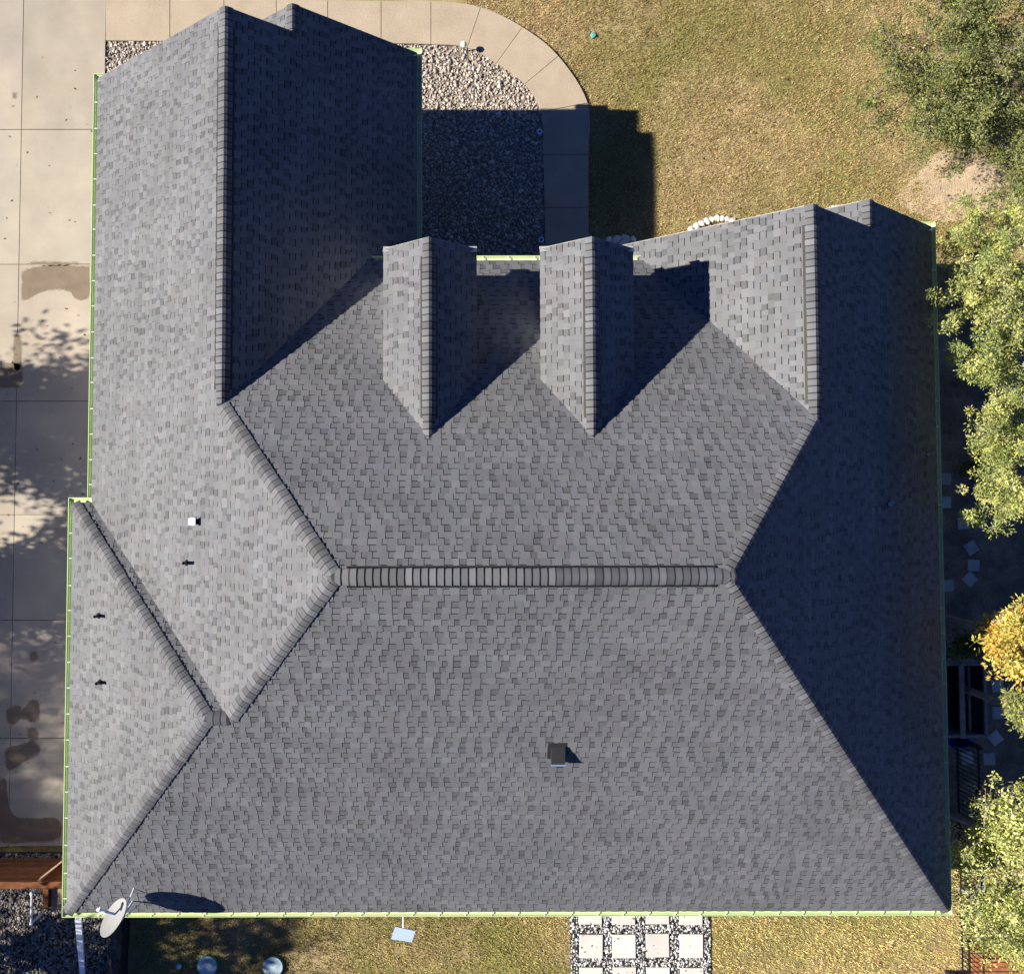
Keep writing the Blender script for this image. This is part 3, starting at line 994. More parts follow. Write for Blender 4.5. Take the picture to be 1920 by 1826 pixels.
m = MB(); m.box((xs1 - 1.9, yG - .349, 0), (xge - ov, yG2 - .4, E + .1)); hp('wall', m.mesh('wall'), MATS['stucco'])
m = MB(); m.box((xs2 - 1.6, yW - .349, 0), (xR - ov, yW2 - .4, E + .1)); hp('wall', m.mesh('wall'), MATS['stucco'])
m = MB(); m.box((xL2 + ov, yB + ov + .002, 0), (xL + ov, yS - ov, E - .051)); hp('wall', m.mesh('wall'), MATS['stucco'])
for xx in (-.9, 1.05, 3.0):
    m = MB(); m.box((xx - .12, yP - .42, 0), (xx + .12, yP - .18, E + zP - .1)); hp('porch_post', m.mesh('porch_post'), MATS['trim'])


# ------------------------------------------------------------------ vents on the roof
def on_plane(px, py, pl):
    d = Vector(_fw + _rt * (px - PPX) / F_PX - _up * (py - PPY) / F_PX)
    t = (pl.O - CAMV).dot(pl.n) / d.dot(pl.n)
    return CAMV + d * t


def vent_pipe(pos, n, r=.035, h=.22, flash='ventdark', top='ventdark'):
    m = MB(); m.lathe(pos - Vector((0, 0, .05)), [(r, 0), (r, h + .05), (r * .75, h + .05), (r * .75, h - .04)], 12)
    o = hp('vent_pipe', m.mesh('vent_pipe'), MATS[top])
    m = MB()
    M = Vector((0, 0, 1)).rotation_difference(n).to_matrix().to_4x4()
    m.lathe(pos + n * .012, [(r * 2.0, 0), (r * 1.9, .004), (r * 1.4, .02), (r * 1.2, .05)], 12, M=M)
    hp('flashing', m.mesh('flashing'), MATS[flash], o)
    return o


vent_pipe(on_plane(351, 1055, plL), plL.n, .036, .27)
vent_pipe(on_plane(186, 1154, plL2), plL2.n, .036, .27)
vent_pipe(on_plane(189, 1278, plL2), plL2.n, .036, .27)
vent_pipe(on_plane(1666, 945, plR), plR.n, .04, .16, 'ventdark', 'white')
vent_pipe(on_plane(1737, 853, plR), plR.n, .03, .12, 'ventdark', 'white')
# white square vent cap on the left slope
c0 = on_plane(366, 978, plL)
m = MB(); m.box((c0.x - .06, c0.y - .06, c0.z - .05), (c0.x + .06, c0.y + .06, c0.z + .18))
o = hp('vent_stack', m.mesh('vent_stack'), MATS['ventdark'], None, 'white capped square vent')
m = MB(); m.box((c0.x - .085, c0.y - .07, c0.z + .18), (c0.x + .06, c0.y + .07, c0.z + .215)); m.box((c0.x - .03, c0.y - .085, c0.z + .185), (c0.x + .015, c0.y + .085, c0.z + .205))
hp('vent_cap', m.mesh('vent_cap'), MATS['white'], o)
# dark hooded vent on the lower slope
c0 = on_plane(1046, 1408, plB)
M = Matrix(((1, 0, 0, c0.x), (0, plB.u.y, plB.n.y, c0.y), (0, plB.u.z, plB.n.z, c0.z), (0, 0, 0, 1)))
m = MB()
P = [(-.145, -.19, 0), (.145, -.19, 0), (.145, .17, 0), (-.145, .17, 0), (-.135, -.19, .20), (.135, -.19, .20), (.14, .15, .05), (-.14, .15, .05)]
P = [tuple(M @ Vector(v)) for v in P]
for f in ((4, 5, 6, 7), (0, 1, 5, 4), (1, 2, 6, 5), (2, 3, 7, 6), (3, 0, 4, 7)): m.face([P[k] for k in f])
bv = hp('box_vent', m.mesh('box_vent'), MATS['ventdark'], None, 'dark metal hooded vent')
m = MB(); m.box((-.21, -.20, .012), (.17, .24, .018), M=M); hp('flashing', m.mesh('flashing'), MATS['ventdark'], bv)
m = MB(); m.box((-.147, -.195, .196), (.147, -.175, .214), M=M); hp('hood_lip', m.mesh('hood_lip'), MATS['bluemetal'], bv)


# drain pipe leaving the lower left corner
a = pix(147, 1720, 2.6); b = pix(151, 1776, 1.2); c = pix(156, 1835, .12)
m = MB()
for u0, u1, w0, w1 in ((a, b, .075, .07), (b, c, .066, .062)):
    d = Vector(u1 - u0).normalized(); sd = Vector((1, 0, 0)); nn = sd.cross(d).normalized()
    if nn.z < 0: nn = -nn
    u0, u1 = Vector(u0), Vector(u1)
    A = [u0 - sd * w0 - nn * .04, u0 + sd * w0 - nn * .04, u0 + sd * w0 + nn * .04, u0 - sd * w0 + nn * .04]
    B = [u1 - sd * w1 - nn * .04, u1 + sd * w1 - nn * .04, u1 + sd * w1 + nn * .04, u1 - sd * w1 + nn * .04]
    for k in range(4): m.face([A[k], A[(k + 1) % 4], B[(k + 1) % 4], B[k]])
    m.face(A[::-1]); m.face(B)
hp('downspout', m.mesh('downspout'), MATS['white'], None, 'long pale drain pipe running out from the corner')

# ------------------------------------------------------------------ satellite dish on the eave
dc = Vector(pix(217, 1722, E + 1.0))
dn = Vector((-.62, .60, .50)).normalized()
foot = Vector((dc.x + .12, yB + .35, E + q * .35 + .01))
dish = empty('satellite_dish', foot, 'grey oval satellite dish on a bent mast at the eave corner', 'satellite dish')
dinv = Matrix.Translation(-foot)


def sub(root, inv, name, mesh, m, parent=None):
    o = new_obj(name, mesh, m, root if parent is None else parent)
    if parent is None: o.matrix_parent_inverse = inv
    return o


Mq = Vector((0, 0, 1)).rotation_difference(dn).to_matrix().to_4x4()
m = MB()
R_, dep = .40, .07
rings = 6; seg = 32
grid = []
for side in (0, 1):
    rows_ = []
    for j in range(rings + 1):
        rr_ = R_ * j / rings
        row = []
        for k in range(seg):
            th = 2 * math.pi * k / seg
            pt = Vector((rr_ * math.cos(th), rr_ * 1.06 * math.sin(th), dep * (rr_ / R_) ** 2 - (.012 if side else 0)))
            row.append(dc + (Mq @ pt))
        rows_.append(row)
    grid.append(rows_)
    for j in range(rings):
        for k in range(seg):
            k2 = (k + 1) % seg
            f = [rows_[j][k], rows_[j + 1][k], rows_[j + 1][k2], rows_[j][k2]]
            if j == 0: f = [rows_[0][0], rows_[1][k], rows_[1][k2]]
            m.face(f if side == 0 else f[::-1])
for k in range(seg):
    k2 = (k + 1) % seg
    m.face([grid[0][rings][k], grid[1][rings][k], grid[1][rings][k2], grid[0][rings][k2]])
sub(dish, dinv, 'reflector', m.mesh('reflector', smooth=False), MATS['dishgrey'])
low = dc + (Mq @ Vector((0, -.36, .05)))
lnb = dc + dn * .42 + Vector((-.02, -.02, -.08))
m = MB(); m.tube(dc - dn * .02 + Vector((0, 0, -.2)), lnb, .03, .026, 8)
arm = sub(dish, dinv, 'feed_arm', m.mesh('feed_arm'), MATS['bluemetal'])
m = MB(); m.tube(lnb - dn * .03, lnb + dn * .07, .05, .05, 10); m.tube(lnb + Vector((-.08, .05, 0)), lnb + Vector((.08, -.05, 0)), .04, .04, 10)
sub(dish, dinv, 'feed_horn', m.mesh('feed_horn'), MATS['white'], arm)
m = MB(); m.tube(dc - dn * .03, dc - dn * .12 + Vector((0, 0, -.1)), .03, .03, 8); m.tube(dc - dn * .12 + Vector((0, 0, -.1)), foot, .025, .025, 8)
sub(dish, dinv, 'mast', m.mesh('mast'), MATS['white'])
m = MB(); m.tube(dc - dn * .12 + Vector((0, 0, -.1)), foot + Vector((.35, .1, .07)), .012, .012, 6); m.tube(dc - dn * .12 + Vector((0, 0, -.1)), foot + Vector((.1, .38, .25)), .012, .012, 6)
sub(dish, dinv, 'brace', m.mesh('brace'), MATS['white'])

# flat panel on an arm under the lower eave
pc = pix(757, 1753, 2.55)
root = empty('wall_lamp', (pc[0], yB + ov, 2.55), 'pale blue flat panel lamp on a thin arm below the lower eave', 'lamp')
inv = Matrix.Translation(-Vector(root.location))
cs = [Vector(pix(*v, 2.55 + dz)) for v, dz in (((733, 1760), 0), ((772, 1766), -.05), ((779, 1745), .0), ((741, 1737), .05))]
m = MB(); lo = [c - Vector((0, 0, .03)) for c in cs]
m.face(cs); m.face(lo[::-1])
for k in range(4): m.face([lo[k], lo[(k + 1) % 4], cs[(k + 1) % 4], cs[k]])
sub(root, inv, 'panel', m.mesh('panel'), MATS['panelglass'])
m = MB(); mid = (cs[2] + cs[3]) / 2
m.tube(Vector((mid.x - .06, yB + ov, 2.6)), mid + Vector((-.05, 0, -.02)), .018, .018, 8)
sub(root, inv, 'arm', m.mesh('arm'), MATS['white'])


# ------------------------------------------------------------------ trees
def tree(name, label, base, crown, rad, n_limb, n_tuft, tuft_r, leaves, ll, lw, cols, seed, cat='tree', group=None, trunk_r=.12, shell=.55, flat=.8, broad=False, bright=1.55):
    r_ = np.random.default_rng(seed)
    base = np.array(base, float); crown = np.array(crown, float); rad = np.array(rad, float)
    root = empty(name, tuple(base), label, cat, group)
    inv = Matrix.Translation(-Vector(base))
    # limbs: uneven directions, fingers reaching beyond the mean radius
    d = r_.normal(size=(n_limb, 3)); d /= np.linalg.norm(d, axis=1)[:, None]
    d[:, 2] = np.abs(d[:, 2]) * .9 - .22
    reach = r_.uniform(.62, 1.18, n_limb)
    tips = crown + d * rad * reach[:, None]
    hub = base + (crown - base) * .62
    m = MB()
    mid = base + (hub - base) * .5 + np.append(r_.normal(size=2) * .12, 0)
    m.tube(base - np.array([0, 0, .05]), mid, trunk_r, trunk_r * .8, 8); m.tube(mid, hub, trunk_r * .8, trunk_r * .62, 8)
    tuft_c = []
    per = max(3, n_tuft // n_limb)
    for t in tips:
        bend = hub + (t - hub) * .5 + r_.normal(size=3) * .12 * rad.mean()
        bend2 = bend + (t - bend) * .55 + r_.normal(size=3) * .07 * rad.mean()
        m.tube(hub, bend, trunk_r * .32, trunk_r * .18, 5, caps=False); m.tube(bend, bend2, trunk_r * .18, trunk_r * .09, 5, caps=False); m.tube(bend2, t, trunk_r * .09, trunk_r * .03, 4, caps=False)
        u = r_.random(per) ** shell
        c = hub + (t - hub) * u[:, None] + r_.normal(size=(per, 3)) * rad * .17 * (.35 + u[:, None] * .8)
        c[0] = t; c[1] = bend2; c[2] = t + (bend2 - t) * .4
        c[:, 2] = np.maximum(c[:, 2], .15)
        tuft_c.append(c)
        for k in range(0, per, 3):
            a = bend + (t - bend) * r_.random()
            m.tube(a, c[k], trunk_r * .07, trunk_r * .03, 3, caps=False)
    tr = sub(root, inv, 'trunk', m.mesh('trunk'), MATS['bark'])
    T = np.concatenate(tuft_c)
    nt_ = len(T); L_ = nt_ * leaves
    c = np.repeat(T, leaves, 0)
    dr = r_.normal(size=(L_, 3)); dr /= np.linalg.norm(dr, axis=1)[:, None]
    dr[:, 2] = dr[:, 2] * flat + .18
    sz = np.repeat(r_.uniform(.6, 1.25, nt_), leaves)
    pos = c + dr * (tuft_r * sz * r_.random(L_) ** .5)[:, None]
    ax = dr + r_.normal(size=(L_, 3)) * (.9 if broad else .45); ax /= np.linalg.norm(ax, axis=1)[:, None]
    sd = np.cross(ax, r_.normal(size=(L_, 3))); sd /= np.linalg.norm(sd, axis=1)[:, None]
    l = ll * r_.uniform(.6, 1.3, L_)[:, None]; w = lw * r_.uniform(.6, 1.3, L_)[:, None]
    Vv = np.stack([pos, pos + ax * l * .5 + sd * w, pos + ax * l, pos + ax * l * .5 - sd * w], 1)
    Vv[..., 2] = np.maximum(Vv[..., 2], .03)
    cols = np.array(cols)
    ci = cols[np.repeat(r_.integers(0, len(cols), nt_), leaves)]
    C = bright * ci * np.repeat(r_.uniform(.72, 1.25, nt_), leaves)[:, None] * r_.uniform(.75, 1.2, L_)[:, None]
    sub(root, inv, 'crown', mesh_np('crown', Vv.reshape(-1, 3), np.arange(L_ * 4).reshape(-1, 4), C), MATS['leaf'])
    return root


JUN = [(.20, .205, .06), (.25, .245, .075), (.14, .16, .05), (.22, .22, .09), (.115, .14, .045)]
OLV = [(.12, .135, .045), (.155, .165, .05), (.095, .115, .04), (.17, .17, .07)]
GOLD = [(.40, .285, .06), (.34, .28, .07), (.44, .335, .085), (.26, .25, .065), (.36, .22, .05)]
PALE = [(.25, .26, .075), (.30, .30, .10), (.19, .22, .06), (.34, .33, .14)]
DARK = [(.06, .085, .03), (.08, .10, .035)]


def T(px, py, zc, bx=0.0, by=0.0):
    c = pix(px, py, zc)
    return (c[0] + bx, c[1] + by, 0), c


b_, c_ = T(1742, 150, 2.2, 1.0, .7); tree('juniper', 'olive juniper at the lawn edge, sparse with grey twigs showing', b_, c_, (1.75, 1.9, .9), 20, 501, .16, 34, .08, .016, OLV, 1, bright=1.65, trunk_r=.09, group='junipers')
b_, c_ = T(1850, 70, 2.6, 1.1, .9); tree('juniper', 'broad olive juniper furthest out beyond the sandy patch', b_, c_, (1.9, 1.7, 1.1), 21, 578, .16, 34, .08, .016, OLV, 2, bright=1.65, trunk_r=.09, group='junipers')
b_, c_ = T(1838, 225, 2.4, 1.1, .7); tree('juniper', 'thin olive juniper leaning over the sandy patch', b_, c_, (1.4, 1.1, 1.0), 17, 410, .16, 34, .08, .016, OLV, 3, bright=1.65, trunk_r=.09, group='junipers')
b_, c_ = T(1935, 330, 2.6, 1.1, .5); tree('juniper', 'dark olive juniper right behind the sandy patch', b_, c_, (1.1, 1.2, 1.0), 16, 365, .16, 34, .08, .016, OLV, 4, bright=1.65, trunk_r=.09, group='junipers')
b_, c_ = T(1880, 452, 3.9, 1.5, .6); tree('juniper', 'bright yellow green juniper at the front corner of the shaded slope', b_, c_, (1.35, 1.15, 1.2), 21, 216, .145, 62, .075, .0145, JUN, 5, bright=2.25, trunk_r=.10, group='junipers')
b_, c_ = T(1868, 560, 4.4, 1.7, .6); tree('juniper', 'bright juniper whose branch tip reaches over the gutter', b_, c_, (1.45, .85, 1.1), 20, 187, .145, 62, .075, .0145, JUN, 6, bright=2.25, trunk_r=.10, group='junipers')
b_, c_ = T(1900, 690, 4.5, 1.6, .4); tree('juniper', 'bright juniper beside the middle of the shaded slope', b_, c_, (1.15, .95, 1.2), 20, 187, .145, 62, .075, .0145, JUN, 7, bright=2.25, trunk_r=.10, group='junipers')
b_, c_ = T(1893, 800, 4.3, 1.6, .3); tree('juniper', 'bright juniper standing above the first stepping stones', b_, c_, (1.0, .85, 1.1), 18, 171, .145, 62, .075, .0145, JUN, 8, bright=2.25, trunk_r=.10, group='junipers')
b_, c_ = T(1888, 915, 4.4, 1.6, .2); tree('juniper', 'bright juniper hanging its lowest tips above the stepping stones', b_, c_, (1.05, .95, 1.2), 20, 187, .145, 62, .075, .0145, JUN, 9, bright=2.25, trunk_r=.10, group='junipers')
b_, c_ = T(1905, 1190, 4.6, .5); tree('golden_tree', 'small tree turned golden yellow beside the timber bin', b_, c_, (.60, .85, .8), 12, 220, .16, 30, .11, .026, GOLD, 10, bright=1.75)
b_, c_ = T(1945, 1345, 4.2, .4); tree('juniper', 'bright juniper peeking in past the golden tree', b_, c_, (.5, .7, .8), 8, 140, .16, 28, .10, .020, JUN, 11, group='junipers')
b_, c_ = T(1885, 1600, 3.0, .3); tree('leafy_tree', 'pale green leafy tree over the black metal fence', b_, c_, (1.25, 1.7, 1.4), 20, 420, .24, 36, .085, .020, PALE, 12, broad=True, bright=1.8)
b_, c_ = T(1880, 1745, 2.6, .4); tree('leafy_tree', 'pale leafy tree above the reddish boards', b_, c_, (1.2, .95, 1.1), 14, 200, .24, 34, .085, .020, PALE, 13, broad=True, bright=1.8)
b_, c_ = T(1845, 875, .9); tree('shrub', 'low dark green shrub in the shade beneath the junipers', b_, c_, (.75, .6, .5), 9, 110, .15, 24, .10, .02, DARK, 14, 'shrub', trunk_r=.05)
b_, c_ = T(1835, 1215, 1.5); tree('shrub', 'dark green shrub in the shade above the timber bin', b_, c_, (.75, .55, .7), 10, 140, .16, 24, .10, .02, DARK, 15, 'shrub', trunk_r=.05)
# trees on the far side of the driveway, whose shade dapples the concrete
OAK = [(.07, .10, .03), (.09, .12, .035), (.06, .085, .03)]
for k, (x_, y_, zc, rx, rz, nt_k, lab) in enumerate((
        (-19.3, 3.0, 5.7, 2.7, 2.5, 560, 'oak beyond the driveway opposite the roof step'),
        (-19.0, -1.6, 6.0, 2.9, 2.6, 430, 'oak beyond the driveway opposite the vent pipes'),
        (-35.0, -5.6, 14.0, 4.0, 3.4, 1150, 'tall oak far beyond the driveway, level with the wooden fence'),
        (-18.2, -10.9, 6.4, 3.0, 2.8, 330, 'oak beyond the shaded corner bed'))):
    tree('oak_tree', lab, (x_, y_, 0), (x_, y_, zc), (rx, rx * .95, rz), 24, nt_k, .42, 26, .17, .055, OAK, 40 + k, group='oaks beyond the driveway', trunk_r=.2, broad=True)

# ------------------------------------------------------------------ small things in the yard
# stepping stones along the right-hand wall
steps = [(1771, 898, 0), (1771, 942, 0), (1805, 981, 2), (1820, 1027, 33), (1824, 1060, -3), (1817, 1086, 42), (1776, 1098, 4), (1869, 1286, 3), (1870, 1336, 0), (1865, 1383, 38), (1853, 1422, 2), (1812, 1420, 8)]
slab_lab = ['grey stepping stone half under the green gutter, nearest the shrub', 'grey stepping stone half under the green gutter, next below the first',
            'square grey stepping stone below the lowest juniper tips', 'grey stepping stone turned on its corner, below the square one', 'grey stepping stone lying straight between two turned ones',
            'grey stepping stone turned on its corner, closest to the golden tree', 'grey stepping stone half under the gutter, below the turned stones',
            'grey stepping stone just under the golden tree', 'straight grey stepping stone beside the timber bin', 'grey stepping stone turned against the bin corner',
            'grey stepping stone outside the black metal fence', 'grey stepping stone seen through the black fence pickets']
for (px, py, ang), lab in zip(steps, slab_lab):
    cpt = pix(px, py)
    h2 = .155
    m = MB()
    t = random.uniform(.85, 1.1)
    a = h2 - .008
    Pp = [(-h2, -h2, 0), (h2, -h2, 0), (h2, h2, 0), (-h2, h2, 0), (-h2, -h2, .034), (h2, -h2, .034), (h2, h2, .034), (-h2, h2, .034), (-a, -a, .042), (a, -a, .042), (a, a, .042), (-a, a, .042)]
    for f in ((0, 1, 5, 4), (1, 2, 6, 5), (2, 3, 7, 6), (3, 0, 4, 7), (4, 5, 9, 8), (5, 6, 10, 9), (6, 7, 11, 10), (7, 4, 8, 11), (8, 9, 10, 11), (3, 2, 1, 0)): m.face([Pp[k] for k in f], (t, t, t))
    o = new_obj('stepping_stone', m.mesh('stepping_stone', True), MATS['stonegrey'], None, lab, 'stepping stone', 'stepping stones beside the house')
    o.location = (cpt[0], cpt[1], .008); o.rotation_euler.z = math.radians(ang)


def rock(px, py, r, lab, grp, zs=.6, sx=1.0):
    cpt = pix(px, py)
    V = _ico.copy()
    # one subdivision for a rounder, lumpy boulder
    verts = [tuple(v) for v in V]; cache = {}; faces = []
    def midp(a, b):
        k = (min(a, b), max(a, b))
        if k not in cache:
            v = (np.array(verts[a]) + np.array(verts[b])) / 2; v /= np.linalg.norm(v)
            verts.append(tuple(v)); cache[k] = len(verts) - 1
        return cache[k]
    for a, b, c in _icf:
        ab, bc, ca = midp(a, b), midp(b, c), midp(c, a)
        faces += [(a, ab, ca), (b, bc, ab), (c, ca, bc), (ab, bc, ca)]
    A = np.array(verts) * (1 + rng.normal(size=(len(verts), 1)) * .10) * np.array([r * sx, r * .8, r * zs])
    me_ = bpy.data.meshes.new('rock'); me_.from_pydata([tuple(v) for v in A], [], faces); me_.update()
    o = new_obj('rock', me_, MATS['limestone'], None, lab, 'rock', grp)
    o.location = (cpt[0], cpt[1], r * zs * .6); o.rotation_euler.z = random.uniform(0, 6.28) if sx == 1 else 0
    return o


for px, py, r in ((1141, 451, .11), (1156, 450, .13), (1172, 449, .14), (1186, 452, .12), (1150, 459, .10), (1166, 458, .12)):
    rock(px, py, r, 'white limestone rock clustered beside the dormer end of the walkway', 'rocks at the end of the walkway')
for k in range(9):
    t = k / 8
    px = 1296 + 76 * t; py = 431 - 20 * math.sin(t * 2.2)
    rock(px, py, .105, 'white limestone block in the curved edging by the right wing', 'limestone edging of the flower bed', .7)
for px, py in ((1553, 397), (1562, 393), (1571, 391), (1580, 390)):
    rock(px, py, .10, 'white limestone block in the short edging before the small gable', 'limestone edging before the small gable', .7)


def path_light(px, py, h, lab, style):
    cpt = pix(px, py)
    root = empty('path_light', (cpt[0], cpt[1], 0), lab, 'path light', 'solar path lights' if style == 'ring' else None)
    m = MB(); m.tube((0, 0, 0), (0, 0, h), .012, .012, 8); new_obj('stem', m.mesh('stem'), MATS['ventdark'], root)
    m = MB()
    if style == 'ring':
        m.lathe((0, 0, h), [(.03, -.05), (.075, -.01), (.075, .01), (.045, .016)], 18); new_obj('lamp_head', m.mesh('lamp_head'), MATS['white'], root)
        m = MB(); m.lathe((0, 0, h), [(.042, .0165), (.042, .020), (.03, .022)], 16); new_obj('solar_cell', m.mesh('solar_cell'), MATS['blueplastic'], root)
    else:
        m.lathe((0, 0, h), [(.02, -.04), (.09, -.02), (.085, .01), (.045, .04), (.01, .05)], 18); new_obj('lamp_shade', m.mesh('lamp_shade'), MATS['strap'], root)


path_light(869, 96, .36, 'mushroom shaped path light casting an oval shadow on the walkway', 'mush')
path_light(1011, 252, .16, 'round solar path light with blue centre halfway along the gravel bed', 'ring')
path_light(1014, 453, .16, 'round solar path light with blue centre beside the dormer', 'ring')

m = MB(); m.lathe((0, 0, 0), [(.075, 0), (.075, .05), (.06, .062), (.02, .066)], 18)
o = new_obj('valve_cover', m.mesh('valve_cover'), MATS['teal'], None, 'small round green valve cover in the dry lawn', 'cover'); o.location = pix(1112, 68)

for px, py, r, lab in ((390, 1808, .265, 'pale blue round lid with a leafy reflection in the shaded grass'), (513, 1809, .265, 'pale round lid with a dark streak, in the patchy grass'), (337, 1808, .07, 'tiny pale blue round cap in the shaded grass')):
    cpt = pix(px, py)
    root = empty('round_lid', (cpt[0], cpt[1], 0), lab, 'lid')
    m = MB(); m.lathe((0, 0, 0), [(r, 0), (r, .09), (r * .97, .10), (r * .90, .10)], 28); new_obj('rim', m.mesh('rim'), MATS['teal'], root)
    m = MB(); m.lathe((0, 0, 0), [(r * .96, .101), (r * .95, .112), (r * .5, .118), (r * .1, .12)], 28); new_obj('lid_top', m.mesh('lid_top'), MATS['lidblue'], root)

# black sheeting draped beside the dish
c0, c1 = pix(212, 1735, .5), pix(212, 1850, .5)
m = MB()
nx, ny = 7, 22
gridp = [[None] * (nx + 1) for _ in range(ny + 1)]
for j in range(ny + 1):
    for i in range(nx + 1):
        u, v = i / nx, j / ny
        xx = c0[0] - .24 + .48 * u + .02 * math.sin(9 * v + 3 * u)
        yy = -8.95 + (c1[1] + 8.95) * v
        zz = .62 * math.sin(math.pi * u) ** .5 + .035 * math.sin(17 * v + 9 * u) + .03 * math.sin(31 * v - 7 * u) if 0 < u < 1 else .0
        gridp[j][i] = (xx, yy, max(zz, 0.004))
for j in range(ny):
    for i in range(nx): m.face([gridp[j][i], gridp[j + 1][i], gridp[j + 1][i + 1], gridp[j][i + 1]])
m.face([gridp[0][i] for i in range(nx + 1)]); m.face([gridp[ny][i] for i in range(nx + 1)][::-1])
new_obj('tarpaulin', m.mesh('tarpaulin'), MATS['tarp'], None, 'long heap under wrinkled black plastic sheeting below the satellite dish', 'tarpaulin')

# brown board fence joining the driveway end to the house
fy0 = float(pix(60, 1607)[1])
root = empty('wooden_fence', (-12, fy0, 0), 'reddish brown fence of horizontal boards across the driveway end', 'fence')
inv = Matrix.Translation(-Vector(root.location))
for k in range(11):
    t = random.uniform(.75, 1.2)
    m = MB(); m.box((-19.0, fy0 - .022 + random.uniform(-.004, .004), .06 + k * .157), (-9.62, fy0, .06 + k * .157 + .146), (t, t * .97, t * .92))
    sub(root, inv, 'board', m.mesh('board', True), MATS['wood_brown'])
for xx in (-19.0, -16.6, -14.2, -11.9, -9.66):
    m = MB(); m.box((xx - .05, fy0 - .13, 0), (xx + .05, fy0 - .03, 1.80), (.9, .9, .9)); sub(root, inv, 'post', m.mesh('post', True), MATS['wood_brown'])
m = MB(); m.box((-19.05, fy0 - .14, 1.80), (-9.6, fy0 + .03, 1.835), (.75, .72, .7)); sub(root, inv, 'cap_rail', m.mesh('cap_rail', True), MATS['wood_brown'])
# braced gate leaf leaning open at the house end
g0 = pix(72, 1652, 1.75); g1 = pix(118, 1616, 1.75)
root = empty('gate', (g0[0], g0[1], 0), 'narrow brown gate leaf standing open against the house', 'gate')
inv = Matrix.Translation(-Vector(root.location))
gd = Vector((g1[0] - g0[0], g1[1] - g0[1], 0)); gl = gd.length; ang = math.atan2(gd.y, gd.x)
Mg = Matrix.Translation((g0[0], g0[1], 0)) @ Matrix.Rotation(ang, 4, 'Z')
for k in range(6):
    t = random.uniform(.8, 1.15); m = MB(); m.box((0, -.012, .08 + k * .28), (gl, .012, .08 + k * .28 + .26), (t, t, t), Mg); sub(root, inv, 'board', m.mesh('board', True), MATS['wood_brown'])
m = MB(); m.box((-.02, -.03, .05), (.06, .03, 1.78), (1, 1, 1), Mg); m.box((0, .013, 1.70), (gl, .05, 1.78), (1.1, 1, .9), Mg); sub(root, inv, 'frame', m.mesh('frame', True), MATS['wood_tan'])
# small plank landing with a white rail
lx0, lx1 = float(pix(96, 1680, .3)[0]), float(pix(150, 1680, .3)[0]); ly0, ly1 = float(pix(100, 1704, .3)[1]), float(pix(100, 1654, .3)[1])
root = empty('landing', (lx0, ly0, 0), 'small tan plank landing tucked at the corner of the house', 'landing')
inv = Matrix.Translation(-Vector(root.location))
k = 0; xx = lx0
while xx < lx1:
    t = random.uniform(.85, 1.15); m = MB(); m.box((xx, ly0, .26), (min(xx + .135, lx1), ly1, .30), (t, t, t)); sub(root, inv, 'plank', m.mesh('plank', True), MATS['wood_tan']); xx += .142
m = MB(); m.box((lx0 + .02, ly0 + .02, 0), (lx1 - .02, ly1 - .02, .255), (.4, .4, .4)); sub(root, inv, 'base', m.mesh('base', True), MATS['wood_tan'])
m = MB(); m.box((lx0 - .17, ly0 + .05, 0), (lx0 - .03, ly1 - .03, .42), (.8, .8, .8)); sub(root, inv, 'step_box', m.mesh('step_box', True), MATS['wood_brown'])
root = empty('handrail', (lx0 - .2, ly0, 0), 'white pipe handrail beside the plank landing', 'handrail')
inv = Matrix.Translation(-Vector(root.location))
m = MB(); m.tube((lx0 - .22, ly0 - .12, .95), (lx0 - .22, ly1, .95), .03, .03, 8); sub(root, inv, 'rail', m.mesh('rail'), MATS['white'])
for yy in (ly0 - .1, ly1 - .04):
    m = MB(); m.tube((lx0 - .22, yy, 0), (lx0 - .22, yy, .95), .025, .025, 8); m.lathe((lx0 - .22, yy, .95), [(.04, -.04), (.05, 0), (.035, .04), (.01, .05)], 12); sub(root, inv, 'post', m.mesh('post'), MATS['white'])

# open timber bin with a dark lining
zb = 1.0
ca, cb = pix(1770, 1243, zb), pix(1853, 1383, zb)
x0, x1, y1, y0 = ca[0], cb[0], ca[1], cb[1]
root = empty('timber_bin', ((x0 + x1) / 2, (y0 + y1) / 2, 0), 'open grey timber bin with dark lining and a plank across it', 'bin')
inv = Matrix.Translation(-Vector(root.location))
for a, b in (((x0, y1 - .07, 0), (x1, y1, zb)), ((x0, y0, 0), (x1, y0 + .07, zb)), ((x0, y0 + .071, 0), (x0 + .07, y1 - .071, zb)), ((x1 - .07, y0 + .071, 0), (x1, y1 - .071, zb))):
    m = MB(); m.box(a, b); sub(root, inv, 'side_board', m.mesh('side_board'), MATS['wood_grey'])
m = MB(); m.box((x0 + .072, y0 + .072, .05), (x1 - .072, y1 - .072, .09)); m.face([(x1 - .078, y0 + .08, .1), (x1 - .078, y1 - .08, .1), (x1 - .30, y1 - .08, .095), (x1 - .30, y0 + .08, .095)]); m.face([(x1 - .40, y0 + .09, .12), (x1 - .40, y1 - .09, .12), (x1 - .08, y1 - .09, .94), (x1 - .08, y0 + .09, .94)])
sub(root, inv, 'lining', m.mesh('lining'), MATS['darklining'])
bx = float(pix(1803, 1310, zb)[0])
m = MB(); m.box((bx - .065, y0 - .01, zb + .001), (bx + .065, y1 + .01, zb + .045)); sub(root, inv, 'cross_plank', m.mesh('cross_plank'), MATS['wood_grey'])
bx = float(pix(1819, 1310, .7)[0])
m = MB(); m.box((bx - .03, y0 + .1, .62), (bx + .03, y1 - .15, .68)); sub(root, inv, 'inner_rail', m.mesh('inner_rail'), MATS['wood_grey'])
bx = float(pix(1846, 1310, .95)[0])
